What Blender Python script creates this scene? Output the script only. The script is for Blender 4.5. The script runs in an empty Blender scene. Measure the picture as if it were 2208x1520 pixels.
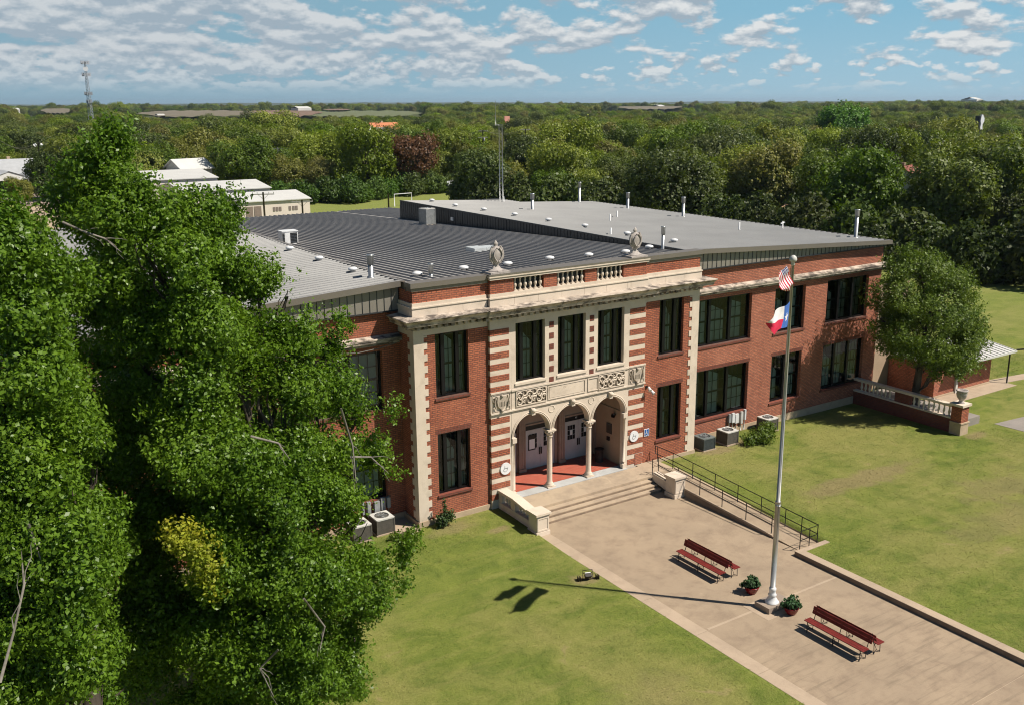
import bpy, math, random
import numpy as np
from mathutils import Vector, Matrix
R = math.radians
C = bpy.context.scene.collection
SC = bpy.context.scene

# ------------------------------------------------------------------ camera
YAW, PITCH, ROLL = 0.594, -0.249, -0.004
CAM = Vector((-27.096, -36.904, 18.991))
F, CX, CY = 2091.688, 1149.314, 753.862
fw = Vector((math.sin(YAW)*math.cos(PITCH), math.cos(YAW)*math.cos(PITCH), math.sin(PITCH)))
rt0 = Vector((math.cos(YAW), -math.sin(YAW), 0)); up0 = rt0.cross(fw)
rt = rt0*math.cos(ROLL)+up0*math.sin(ROLL); up = -rt0*math.sin(ROLL)+up0*math.cos(ROLL)
cd = bpy.data.cameras.new("camera"); co = bpy.data.objects.new("camera", cd); C.objects.link(co)
co.matrix_world = Matrix(((rt.x, up.x, -fw.x, CAM.x), (rt.y, up.y, -fw.y, CAM.y), (rt.z, up.z, -fw.z, CAM.z), (0, 0, 0, 1)))
cd.sensor_width = 36; cd.lens = 36*F/2208
cd.shift_x = -(CX-1104)/2208; cd.shift_y = (CY-760)/2208
cd.clip_start = .5; cd.clip_end = 60000
SC.camera = co

def ray(u, v): return fw + rt*((u-CX)/F) - up*((v-CY)/F)
def at(u, v, x=None, y=None, z=None, d=None):
    """a real place in the scene that the photograph shows at pixel (u, v), on a given plane or at a horizontal distance"""
    r = ray(u, v)
    if x is not None: t = (x-CAM.x)/r.x
    elif y is not None: t = (y-CAM.y)/r.y
    elif z is not None: t = (z-CAM.z)/r.z
    else: t = d/math.hypot(r.x, r.y)
    return CAM + r*t

# ------------------------------------------------------------------ sun, sky, exposure
SUN_EL = R(52.7); SUN_AZ = R(-47.1)          # azimuth from +x, counter clockwise
sd = Vector((math.cos(SUN_EL)*math.cos(SUN_AZ), math.cos(SUN_EL)*math.sin(SUN_AZ), math.sin(SUN_EL)))
sl = bpy.data.lights.new("sun", 'SUN'); so = bpy.data.objects.new("sun", sl); C.objects.link(so)
sl.energy = 5.0; sl.angle = R(0.5); sl.color = (1.0, .925, .82)
so.rotation_euler = sd.to_track_quat('Z', 'Y').to_euler()
so.location = (0, 0, 80)
HAZE = True
W = bpy.data.worlds.new("World"); SC.world = W; W.use_nodes = True
SC.view_settings.view_transform = 'Standard'; SC.view_settings.look = 'None'
SC.view_settings.exposure = .30; SC.view_settings.gamma = 1
SC.view_settings.use_curve_mapping = False

class NT:
    def __init__(s, tree): s.t = tree; s.n = tree.nodes; s.l = tree.links
    def new(s, typ, ins=None, **kw):
        n = s.n.new(typ)
        for k, v in kw.items(): setattr(n, k, v)
        if ins:
            for k, v in ins.items(): s.put(n.inputs[k], v)
        return n
    def put(s, sock, v):
        if isinstance(v, bpy.types.NodeSocket): s.l.new(v, sock)
        elif isinstance(v, bpy.types.Node): s.l.new(v.outputs[0], sock)
        else:
            if hasattr(sock, 'default_value') and hasattr(sock.default_value, '__len__') and not hasattr(v, '__len__'): v = [v]*len(sock.default_value)
            elif hasattr(sock, 'default_value') and hasattr(sock.default_value, '__len__') and len(sock.default_value) == 4 and len(v) == 3: v = (*v, 1)
            sock.default_value = v
    def m(s, op, a, b=0.0, c=None, clamp=False):
        n = s.n.new('ShaderNodeMath'); n.operation = op; n.use_clamp = clamp
        s.put(n.inputs[0], a); s.put(n.inputs[1], b)
        if c is not None: s.put(n.inputs[2], c)
        return n.outputs[0]
    def mix(s, f, a, b, typ='MIX'):
        n = s.n.new('ShaderNodeMix'); n.data_type = 'RGBA'; n.blend_type = typ
        s.put(n.inputs[0], f); s.put(n.inputs[6], a); s.put(n.inputs[7], b)
        return n.outputs[2]
    def noise(s, vec, scale, detail=4, rough=.55, dist=0, dims='3D'):
        return s.new('ShaderNodeTexNoise', {'Vector': vec, 'Scale': scale, 'Detail': detail, 'Roughness': rough, 'Distortion': dist}, noise_dimensions=dims)
    def ramp(s, f, pts):
        n = s.n.new('ShaderNodeValToRGB'); s.put(n.inputs[0], f)
        e = n.color_ramp.elements
        while len(e) < len(pts): e.new(.5)
        for i, (p, c) in enumerate(pts):
            e[i].position = p; e[i].color = (*c, 1) if hasattr(c, '__len__') else (c, c, c, 1)
        return n.outputs[0]
    def mapr(s, v, a, b, c=0.0, d=1.0, smooth=False):
        n = s.new('ShaderNodeMapRange', {'Value': v, 'From Min': a, 'From Max': b, 'To Min': c, 'To Max': d})
        if smooth: n.interpolation_type = 'SMOOTHSTEP'
        return n.outputs[0]

def make_sky():
    N = NT(W.node_tree); N.n.clear()
    out = N.new('ShaderNodeOutputWorld'); bg = N.new('ShaderNodeBackground', {'Strength': .05})
    N.l.new(bg.outputs[0], out.inputs[0])
    sky = N.new('ShaderNodeTexSky', sky_type='NISHITA', sun_disc=False, sun_elevation=SUN_EL, sun_rotation=math.pi/2-SUN_AZ)
    sky.altitude = 100; sky.air_density = .8; sky.dust_density = .3; sky.ozone_density = 1.6
    tc = N.new('ShaderNodeTexCoord'); sp = N.new('ShaderNodeSeparateXYZ', {0: tc.outputs['Generated']})
    x, y, z = sp.outputs
    zc = N.m('MAXIMUM', z, 0.0)
    base = N.mix(1.0, sky.outputs[0], (.80, 1.0, 1.05), 'MULTIPLY')
    base = N.mix(N.mapr(zc, .11, .17, 1.0, .0), base, (4.0, 8.0, 10.6))
    base = N.mix(N.mapr(zc, 0.0, .085, .90, .0), base, (6.3, 9.4, 11.2))     # pale blue air low over the land
    az = N.m('ARCTAN2', y, x)
    left = N.mapr(az, .60, 1.40, 0, 1, True)
    base = N.mix(N.m('MULTIPLY', left, N.mapr(zc, .11, .18, .80, .0)), base, (3.9, 6.4, 7.9))
    def cloud(dz):
        zz = N.m('ADD', zc, .028+dz); lg = N.m('MULTIPLY', N.m('LOGARITHM', zz, math.e), 3.3)
        def lay(k, off, sc2=1.15):
            v = N.new('ShaderNodeCombineXYZ', {0: N.m('ADD', N.m('MULTIPLY', az, k), off*3.7), 1: N.m('ADD', lg, off)})
            a = N.noise(v, sc2*.80, 5, .52, .05, '2D').outputs[0]; b = N.noise(v, sc2*.26, 1, .5, 0, '2D').outputs[0]
            p1 = N.new('ShaderNodeTexVoronoi', {'Vector': v, 'Scale': 2.9, 'Smoothness': .4}, feature='SMOOTH_F1', voronoi_dimensions='2D').outputs[0]
            f = N.noise(v, 8, 4, .6, 0, '2D').outputs[0]
            a = N.m('ADD', a, N.m('MULTIPLY', N.m('SUBTRACT', .42, p1), .20)); a = N.m('ADD', a, N.m('MULTIPLY', N.m('SUBTRACT', f, .5), .16))
            return N.m('ADD', a, N.m('MULTIPLY', N.m('SUBTRACT', b, .5), .40))
        A = lay(13.5, 3.1); B = lay(26, 9.4)
        t = N.mapr(zc, .030, .060, 0, 1, True)
        return N.m('ADD', N.m('MULTIPLY', A, t), N.m('MULTIPLY', B, N.m('SUBTRACT', 1.0, t)))
    c0 = cloud(0); c1 = cloud(.0052)
    th = N.m('SUBTRACT', N.mapr(left, 0, 1, .510, .315), N.mapr(zc, .0, .05, .03, 0))
    cov = N.mapr(c0, th, N.m('ADD', th, .13), 0, 1, True)
    lit = N.m('ADD', .36, N.m('MULTIPLY', N.m('SUBTRACT', c0, c1), 5.6), clamp=True)
    lit = N.m('MULTIPLY', lit, N.mapr(left, 0, 1, 1.1, .62), clamp=True)
    ccol = N.mix(lit, (5.8, 7.1, 8.3), (12.6, 12.8, 12.8))
    ccol = N.mix(N.mapr(zc, 0.0, .045, .60, 0), ccol, (6.8, 9.2, 10.6))
    fade = N.m('MULTIPLY', N.mapr(zc, .004, .026, 0, .95, True), N.mapr(zc, .13, .20, 1, 0))
    col = N.mix(N.m('MULTIPLY', cov, fade), base, ccol)
    N.l.new(col, bg.inputs[0])
make_sky()

# ------------------------------------------------------------------ materials
MATS = {}
def mat(name, c1, c2=None, scale=1.5, rough=.8, metal=0, bump=0, bscale=None, detail=5, spec=.35, lo=.35, hi=.65, stain=None, stretch=None):
    if name in MATS: return MATS[name]
    m = bpy.data.materials.new(name); m.use_nodes = True; N = NT(m.node_tree); N.n.clear()
    out = N.new('ShaderNodeOutputMaterial'); p = N.new('ShaderNodeBsdfPrincipled', {'Roughness': rough, 'Metallic': metal, 'Specular IOR Level': spec})
    N.l.new(p.outputs[0], out.inputs[0])
    tc = N.new('ShaderNodeTexCoord'); vec = tc.outputs['Object']
    if stretch: vec = N.new('ShaderNodeMapping', {'Vector': vec, 'Scale': stretch}).outputs[0]
    if c2 is None: c2 = tuple(v*.82 for v in c1)
    n = N.noise(vec, scale, detail).outputs[0]
    col = N.mix(N.mapr(n, lo, hi), c1, c2)
    if stain:
        sc_, sscale, amt = stain[:3]; s0, s1 = stain[3:] or (.52, .68)
        n2 = N.noise(vec, sscale, 6, .65, .4).outputs[0]
        col = N.mix(N.m('MULTIPLY', N.mapr(n2, s0, s1), amt), col, sc_)
    N.put(p.inputs['Base Color'], col)
    if bump:
        nb = N.noise(tc.outputs['Object'], bscale or scale*8, 4).outputs[0]
        N.put(p.inputs['Normal'], N.new('ShaderNodeBump', {'Strength': bump, 'Distance': .02, 'Height': nb}).outputs[0])
    MATS[name] = m; m['N'] = 0
    return m

def brick_mat(name, a, b, mortar, tint=1.0):
    m = bpy.data.materials.new(name); m.use_nodes = True; N = NT(m.node_tree); N.n.clear()
    out = N.new('ShaderNodeOutputMaterial'); p = N.new('ShaderNodeBsdfPrincipled', {'Roughness': .9, 'Specular IOR Level': .2})
    N.l.new(p.outputs[0], out.inputs[0])
    tc = N.new('ShaderNodeTexCoord'); sp = N.new('ShaderNodeSeparateXYZ', {0: tc.outputs['Object']})
    v = N.new('ShaderNodeCombineXYZ', {0: N.m('ADD', sp.outputs[0], sp.outputs[1]), 1: sp.outputs[2]})
    br = N.new('ShaderNodeTexBrick', {'Vector': v, 'Color1': a, 'Color2': b, 'Mortar': mortar, 'Scale': 1.0, 'Mortar Size': .016, 'Mortar Smooth': .1, 'Bias': -.2, 'Brick Width': .25, 'Row Height': .092})
    n1 = N.noise(tc.outputs['Object'], .55, 5, .6).outputs[0]
    n2 = N.noise(tc.outputs['Object'], 9, 3, .6).outputs[0]
    c = N.mix(N.mapr(n1, .35, .7, 0, .35), br.outputs[0], (a[0]*1.12, a[1]*1.35, a[2]*1.5))
    c = N.mix(N.mapr(n2, .5, .75, 0, .5), c, (b[0]*.55, b[1]*.6, b[2]*.7))
    stv = N.new('ShaderNodeMapping', {'Vector': tc.outputs['Object'], 'Scale': (1.2, 1.2, .12)}).outputs[0]
    st = N.noise(stv, 1.3, 5, .6).outputs[0]
    c = N.mix(N.mapr(st, .5, .8, 0, .35), c, (.16, .075, .055))
    N.put(p.inputs['Base Color'], c)
    N.put(p.inputs['Normal'], N.new('ShaderNodeBump', {'Strength': .4, 'Distance': .01, 'Height': br.outputs[1]}, invert=True).outputs[0])
    MATS[name] = m
    return m
BRICK = brick_mat('red_brick', (.47, .150, .078), (.28, .074, .044), (.115, .062, .048))
BRICK2 = brick_mat('orange_brick', (.49, .172, .098), (.31, .092, .056), (.145, .085, .066))
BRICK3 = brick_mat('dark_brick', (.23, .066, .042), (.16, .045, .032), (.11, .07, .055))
STONE = mat('cast_stone', (.72, .605, .485), (.65, .545, .435), 1.2, .85, bump=.15, bscale=30, stain=((.34, .27, .20), 1.1, .35))
STONEW = mat('weathered_stone', (.58, .49, .40), (.42, .35, .28), 1.6, .9, bump=.25, bscale=20, lo=.4, hi=.6, stain=((.085, .07, .06), 1.5, .90, .46, .60), stretch=(1, 1, 2.5))
BASEST = mat('base_stone', (.52, .40, .27), (.42, .32, .22), 1.2, .9, bump=.2, stain=((.3, .22, .15), 2, .4))
STUCCO = mat('tan_stucco', (.44, .32, .22), (.38, .28, .19), 1.5, .9)
TRIM = mat('taupe_metal_trim', (.235, .205, .170), (.21, .185, .155), .8, .45, .35)
FASC = mat('fascia_metal', (.29, .265, .225), (.265, .24, .205), .8, .5, .3)
ROOFM = mat('galvanised_roof', (.255, .253, .245), (.225, .223, .217), .35, .44, .30, stain=((.22, .215, .21), .5, .4))
ROOFD = mat('weathered_grey_roof', (.33, .315, .295), (.275, .262, .248), .3, .75, .0, stain=((.30, .29, .28), .4, .35))
DARKM = mat('dark_siding', (.050, .052, .056), (.042, .044, .048), .6, .5, .3)
BLACKF = mat('black_frame', (.006, .006, .007), None, 3, .4)
SASH = mat('green_sash', (.020, .028, .024), None, 3, .5)
BLIND = mat('window_blind', (.52, .57, .53), (.40, .46, .42), 2.5, .8)
VOID = mat('dark_room', (.006, .007, .007), None, 1, .9)
WHITE = mat('white_paint', (.74, .73, .70), (.66, .65, .63), 3, .55)
DOORW = mat('grey_white_door', (.52, .50, .49), (.46, .44, .44), 2, .5)
PILM = mat('brown_pilaster', (.36, .26, .20), None, 2, .8)
TILE = None
GALV = mat('galvanised_pipe', (.46, .47, .46), (.38, .39, .39), 3, .35, .7)
VENTW = mat('white_vent', (.78, .78, .77), None, 4, .4)
RAILB = mat('black_rail', (.008, .008, .008), None, 4, .4)
POLE = mat('aluminium_pole', (.50, .49, .46), (.44, .43, .41), 1.5, .38, .55)
BENCHR = mat('red_bench_paint', (.19, .022, .016), (.13, .014, .012), 5, .65)
BENCHI = mat('dark_iron', (.018, .012, .010), None, 5, .5)
POTR = mat('red_glaze', (.20, .006, .010), (.15, .005, .008), 6, .25, spec=.5)
SOIL = mat('soil', (.05, .035, .022), None, 8, .95)
ACG = mat('ac_dark_grille', (.055, .062, .062), (.042, .048, .048), 6, .6, stretch=(1, 1, 12))
ACW = mat('ac_cream_top', (.62, .60, .55), (.52, .5, .46), 4, .5)
ACD = mat('ac_black', (.012, .013, .014), None, 5, .6)
BARK = mat('bark', (.10, .08, .06), (.05, .04, .03), 5, .95, bump=.5, stretch=(1, 1, .25))
BAREW = mat('bare_wood', (.26, .235, .20), (.16, .14, .12), 6, .9)
WOODP = mat('utility_wood', (.10, .075, .055), None, 2, .9)
WIRE = mat('cable', (.16, .15, .13), None, 2, .6)
PLAS = mat('sign_white', (.80, .80, .80), (.76, .76, .77), 4, .4)
SGREY = mat('sign_grey', (.33, .34, .34), None, 4, .5)
SBLUE = mat('sign_blue', (.02, .12, .40), None, 4, .4)
CREAM = mat('cream_metal_wall', (.74, .64, .56), (.69, .60, .53), .5, .7)
WROOF = mat('white_metal_roof', (.62, .61, .57), (.56, .55, .52), .4, .5)
FIGW = WHITE

def glass_mat():
    m = bpy.data.materials.new('window_glass'); m.use_nodes = True; N = NT(m.node_tree); N.n.clear()
    out = N.new('ShaderNodeOutputMaterial')
    tr = N.new('ShaderNodeBsdfTransparent', {'Color': (.66, .74, .71)})
    gl = N.new('ShaderNodeBsdfGlossy', {'Color': (.8, .85, .85), 'Roughness': .03})
    tc = N.new('ShaderNodeTexCoord')
    nb = N.noise(tc.outputs['Object'], 1.7, 2).outputs[0]
    N.put(gl.inputs['Normal'], N.new('ShaderNodeBump', {'Strength': .05, 'Distance': .05, 'Height': nb}).outputs[0])
    fr = N.new('ShaderNodeFresnel', {'IOR': 1.5})
    ms = N.new('ShaderNodeMixShader', {0: fr.outputs[0], 1: tr.outputs[0], 2: gl.outputs[0]})
    N.l.new(ms.outputs[0], out.inputs[0]); return m
GLASS = glass_mat()

def tile_mat():
    m = bpy.data.materials.new('red_quarry_tile'); m.use_nodes = True; N = NT(m.node_tree); N.n.clear()
    out = N.new('ShaderNodeOutputMaterial'); p = N.new('ShaderNodeBsdfPrincipled', {'Roughness': .6})
    N.l.new(p.outputs[0], out.inputs[0]); tc = N.new('ShaderNodeTexCoord')
    br = N.new('ShaderNodeTexBrick', {'Vector': tc.outputs['Object'], 'Color1': (.50, .105, .060), 'Color2': (.42, .085, .05), 'Mortar': (.40, .21, .15), 'Scale': 1.0, 'Mortar Size': .012, 'Brick Width': .15, 'Row Height': .32})
    br.offset = 0
    n = N.noise(tc.outputs['Object'], 2.5, 3).outputs[0]
    N.put(p.inputs['Base Color'], N.mix(N.mapr(n, .4, .7, 0, .4), br.outputs[0], (.34, .07, .045)))
    return m
TILE = tile_mat()

def concrete_mat(name, a, b, dark, lines=True):
    m = bpy.data.materials.new(name); m.use_nodes = True; N = NT(m.node_tree); N.n.clear()
    out = N.new('ShaderNodeOutputMaterial'); p = N.new('ShaderNodeBsdfPrincipled', {'Roughness': .9, 'Specular IOR Level': .25})
    N.l.new(p.outputs[0], out.inputs[0]); tc = N.new('ShaderNodeTexCoord'); o = tc.outputs['Object']
    n1 = N.noise(o, .35, 6, .62, .3).outputs[0]
    n2 = N.noise(o, 1.1, 7, .70, .25).outputs[0]
    n3 = N.noise(o, 22, 4, .7).outputs[0]
    c = N.mix(N.mapr(n1, .36, .66), a, b)
    c = N.mix(N.m('MULTIPLY', N.mapr(n2, .46, .66), .58), c, dark)
    pale = tuple(min(1, v*1.22) for v in a)
    n5 = N.noise(o, .9, 5, .65, .5).outputs[0]
    c = N.mix(N.m('MULTIPLY', N.mapr(n5, .62, .72), .55), c, pale)
    c = N.mix(N.mapr(n3, .35, .7, 0, .25), c, dark)
    if lines:                                                          # worn scuff streaks across the lower slab
        sv = N.new('ShaderNodeMapping', {'Vector': o, 'Rotation': (0, 0, R(20)), 'Scale': (.5, 5.5, 1)}).outputs[0]
        n4 = N.noise(sv, 1.0, 4, .6).outputs[0]
        sp = N.new('ShaderNodeSeparateXYZ', {0: o})
        low = N.mapr(sp.outputs[1], -14.5, -17, 0, .55)
        c = N.mix(N.m('MULTIPLY', N.mapr(n4, .5, .66), low), c, tuple(v*.62 for v in b))
    N.put(p.inputs['Base Color'], c)
    N.put(p.inputs['Normal'], N.new('ShaderNodeBump', {'Strength': .25, 'Distance': .01, 'Height': n3}).outputs[0])
    MATS[name] = m; return m
PLAZA = concrete_mat('plaza_concrete', (.392, .300, .205), (.330, .254, .176), (.225, .165, .116))
KERB = concrete_mat('kerb_concrete', (.48, .37, .265), (.41, .32, .23), (.33, .25, .18), False)
STEPC = concrete_mat('step_concrete', (.50, .39, .27), (.44, .34, .24), (.26, .20, .15), False)
THRES = concrete_mat('grey_threshold', (.50, .50, .48), (.44, .44, .43), (.36, .35, .33), False)
WALKG = concrete_mat('grey_walk', (.33, .29, .25), (.28, .25, .22), (.2, .18, .16), False)

def grass_mat():
    m = bpy.data.materials.new('lawn_grass'); m.use_nodes = True; N = NT(m.node_tree); N.n.clear()
    out = N.new('ShaderNodeOutputMaterial'); p = N.new('ShaderNodeBsdfPrincipled', {'Roughness': .95, 'Specular IOR Level': .1})
    N.l.new(p.outputs[0], out.inputs[0]); tc = N.new('ShaderNodeTexCoord'); o = tc.outputs['Object']
    sp = N.new('ShaderNodeSeparateXYZ', {0: o}); x, y = sp.outputs[0], sp.outputs[1]
    dcam = N.m('SQRT', N.m('ADD', N.m('POWER', N.m('ADD', x, 27.0), 2.0), N.m('POWER', N.m('ADD', y, 37.0), 2.0)))
    big = N.noise(o, .16, 5, .6, .5).outputs[0]
    mid = N.noise(o, .75, 6, .65, .6).outputs[0]
    mow = N.noise(N.new('ShaderNodeMapping', {'Vector': o, 'Rotation': (0, 0, R(8)), 'Scale': (.25, 1.6, 1)}).outputs[0], .9, 4, .6).outputs[0]
    fine = N.noise(o, 14, 5, .75).outputs[0]
    vfine = N.noise(o, 45, 3, .7).outputs[0]
    green = (.172, .212, .034); dark = (.098, .142, .020); dry = (.295, .262, .088); tan = (.33, .25, .13)
    c = N.mix(N.mapr(mid, .36, .62), dark, green)
    c = N.mix(N.m('MULTIPLY', N.mapr(N.m('ADD', big, N.m('MULTIPLY', mid, .35)), .60, .80), .60), c, dry)
    c = N.mix(N.m('MULTIPLY', N.mapr(mow, .50, .72), .40), c, dry)
    c = N.mix(N.m('MULTIPLY', N.mapr(N.m('ADD', mid, N.m('MULTIPLY', big, .5)), .90, 1.0), .65), c, tan)
    # worn strips of bare ground
    for (cx, cy, rx, ry, amt) in ((13.2, -7.6, 5.0, .9, .75), (18.5, -12, 3.2, 1.6, .55), (14, -14.5, 4, 1.3, .4), (9.8, -.4, 1.5, .7, .9), (12.6, -.3, 1.7, .6, .8), (-4.9, -8, .8, .6, .8), (-7.2, -1.0, 1.6, .6, .6), (-5.6, -2.2, .8, .35, .8), (24.6, -6.8, .9, .6, .8), (-8.6, -16, 2.2, 1.5, .35)):
        dx = N.m('DIVIDE', N.m('SUBTRACT', x, cx), rx); dy = N.m('DIVIDE', N.m('SUBTRACT', y, cy), ry)
        d = N.m('SQRT', N.m('ADD', N.m('MULTIPLY', dx, dx), N.m('MULTIPLY', dy, dy)))
        w = N.mapr(N.m('ADD', d, N.m('MULTIPLY', N.m('SUBTRACT', mid, .5), 2.2)), .45, 1.15, amt, 0, True)
        c = N.mix(w, c, (.27, .205, .105))
    far = N.mapr(dcam, 80, 130)
    fieldc = N.mix(N.mapr(mow, .4, .65), (.190, .235, .050), (.225, .245, .070))
    c = N.mix(far, c, fieldc)
    azd = N.m('MULTIPLY', N.m('ARCTAN2', N.m('ADD', y, 37.0), N.m('ADD', x, 27.0)), 57.2958)
    edge = N.m('ADD', N.mapr(azd, 28, 59, 112, 172), N.mapr(azd, 59.4, 60.2, 0, 42))
    wood = N.mapr(N.m('SUBTRACT', dcam, N.m('ADD', edge, N.m('MULTIPLY', N.m('SUBTRACT', mid, .5), 14.0))), 2, 9)
    c = N.mix(wood, c, N.mix(N.mapr(N.noise(o, .012, 6, .7).outputs[0], .4, .6), (.030, .045, .018), (.055, .072, .028)))
    vf = N.mapr(dcam, 1800, 3500)
    c = N.mix(vf, c, N.mix(N.mapr(N.noise(N.new('ShaderNodeMapping', {'Vector': o, 'Scale': (1, 1, 1)}).outputs[0], .0035, 8, .75).outputs[0], .42, .58), (.020, .034, .024), (.052, .070, .045)))
    c = N.mix(N.mapr(fine, .42, .62, .0, .5), c, N.mix(.55, c, (.03, .05, .008)))
    c = N.mix(N.mapr(vfine, .45, .65, .0, .6), c, N.mix(.5, c, (.40, .38, .15)))
    N.put(p.inputs['Base Color'], c)
    N.put(p.inputs['Normal'], N.new('ShaderNodeBump', {'Strength': .7, 'Distance': .05, 'Height': N.m('ADD', fine, N.m('MULTIPLY', vfine, .5))}).outputs[0])
    return m
GRASS = grass_mat()

def leaf_mat(name, a, b, c3=None, transl=.32, nscale=.35, rough=.5, vary=True):
    m = bpy.data.materials.new(name); m.use_nodes = True; N = NT(m.node_tree); N.n.clear()
    out = N.new('ShaderNodeOutputMaterial'); tc = N.new('ShaderNodeTexCoord'); o = tc.outputs['Object']
    g = N.new('ShaderNodeNewGeometry'); oi = N.new('ShaderNodeObjectInfo')
    n = N.noise(o, nscale, 3, .6).outputs[0]
    col = N.mix(N.mapr(n, .35, .65), a, b)
    ri = g.outputs['Random Per Island']
    col = N.mix(N.mapr(ri, 0, 1, 0, .5), col, tuple(v*1.5 for v in b))
    col = N.mix(N.mapr(ri, .55, 0, 0, .5), col, tuple(v*.62 for v in a))
    if c3: col = N.mix(N.m('MULTIPLY', N.mapr(N.noise(o, nscale*3, 3).outputs[0], .6, .72), .6), col, c3)
    hs = N.new('ShaderNodeHueSaturation', {'Hue': N.mapr(oi.outputs['Random'], 0, 1, .486, .520), 'Saturation': N.mapr(oi.outputs['Random'], 0, 1, .85, 1.08), 'Value': N.mapr(N.m('FRACT', N.m('MULTIPLY', oi.outputs['Random'], 7.31)), 0, 1, .74, 1.34), 'Color': col})
    if not vary: N.l.new(col, hs.inputs['Color']); [hs.inputs[k].links and N.l.remove(hs.inputs[k].links[0]) for k in ('Hue', 'Saturation', 'Value')]; hs.inputs['Hue'].default_value = .5; hs.inputs['Saturation'].default_value = 1; hs.inputs['Value'].default_value = 1
    p = N.new('ShaderNodeBsdfPrincipled', {'Base Color': hs.outputs[0], 'Roughness': rough, 'Specular IOR Level': .32})
    t = N.new('ShaderNodeBsdfTranslucent', {'Color': N.mix(1.0, hs.outputs[0], (1.25, 1.3, .55), 'MULTIPLY')})
    ms = N.new('ShaderNodeMixShader', {0: transl, 1: p.outputs[0], 2: t.outputs[0]})
    N.l.new(ms.outputs[0], out.inputs[0]); return m
LF_NEAR = leaf_mat('broad_green_leaf', (.060, .134, .010), (.142, .235, .020), None, .36, .30, .40, False)
LF_YEL = leaf_mat('yellowing_leaf', (.44, .38, .030), (.24, .30, .028), None, .35, .5, .5, False)
LF_OAK = leaf_mat('oak_leaf', (.066, .118, .014), (.145, .200, .028), None, .30, .4, .45, False)
LF_F = [leaf_mat('wood_leaf', (.074, .112, .013), (.128, .172, .022)), leaf_mat('bright_wood_leaf', (.122, .168, .012), (.200, .232, .024)),
        leaf_mat('dark_wood_leaf', (.052, .078, .016), (.088, .114, .026)), leaf_mat('olive_wood_leaf', (.130, .138, .022), (.185, .182, .036))]
LF_RED = leaf_mat('russet_leaf', (.115, .050, .026), (.150, .078, .036), vary=False)
LF_BG = leaf_mat('vivid_leaf', (.055, .120, .014), (.090, .170, .022))

# ------------------------------------------------------------------ object helpers
def tag(o, label=None, cat=None, group=None, kind=None):
    if label: o['label'] = label
    if cat: o['category'] = cat
    if group: o['group'] = group
    if kind: o['kind'] = kind
    return o
def thing(name, label, cat, loc=(0, 0, 0), rz=0, group=None):
    o = bpy.data.objects.new(name, None); C.objects.link(o); o.location = loc; o.rotation_euler = (0, 0, rz)
    o.empty_display_size = .3
    return tag(o, label, cat, group)
def copy_tree(o, parent=None):
    c = o.copy(); C.objects.link(c)
    if parent is not None: c.parent = parent
    for ch in list(o.children): copy_tree(ch, c)
    return c

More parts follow.
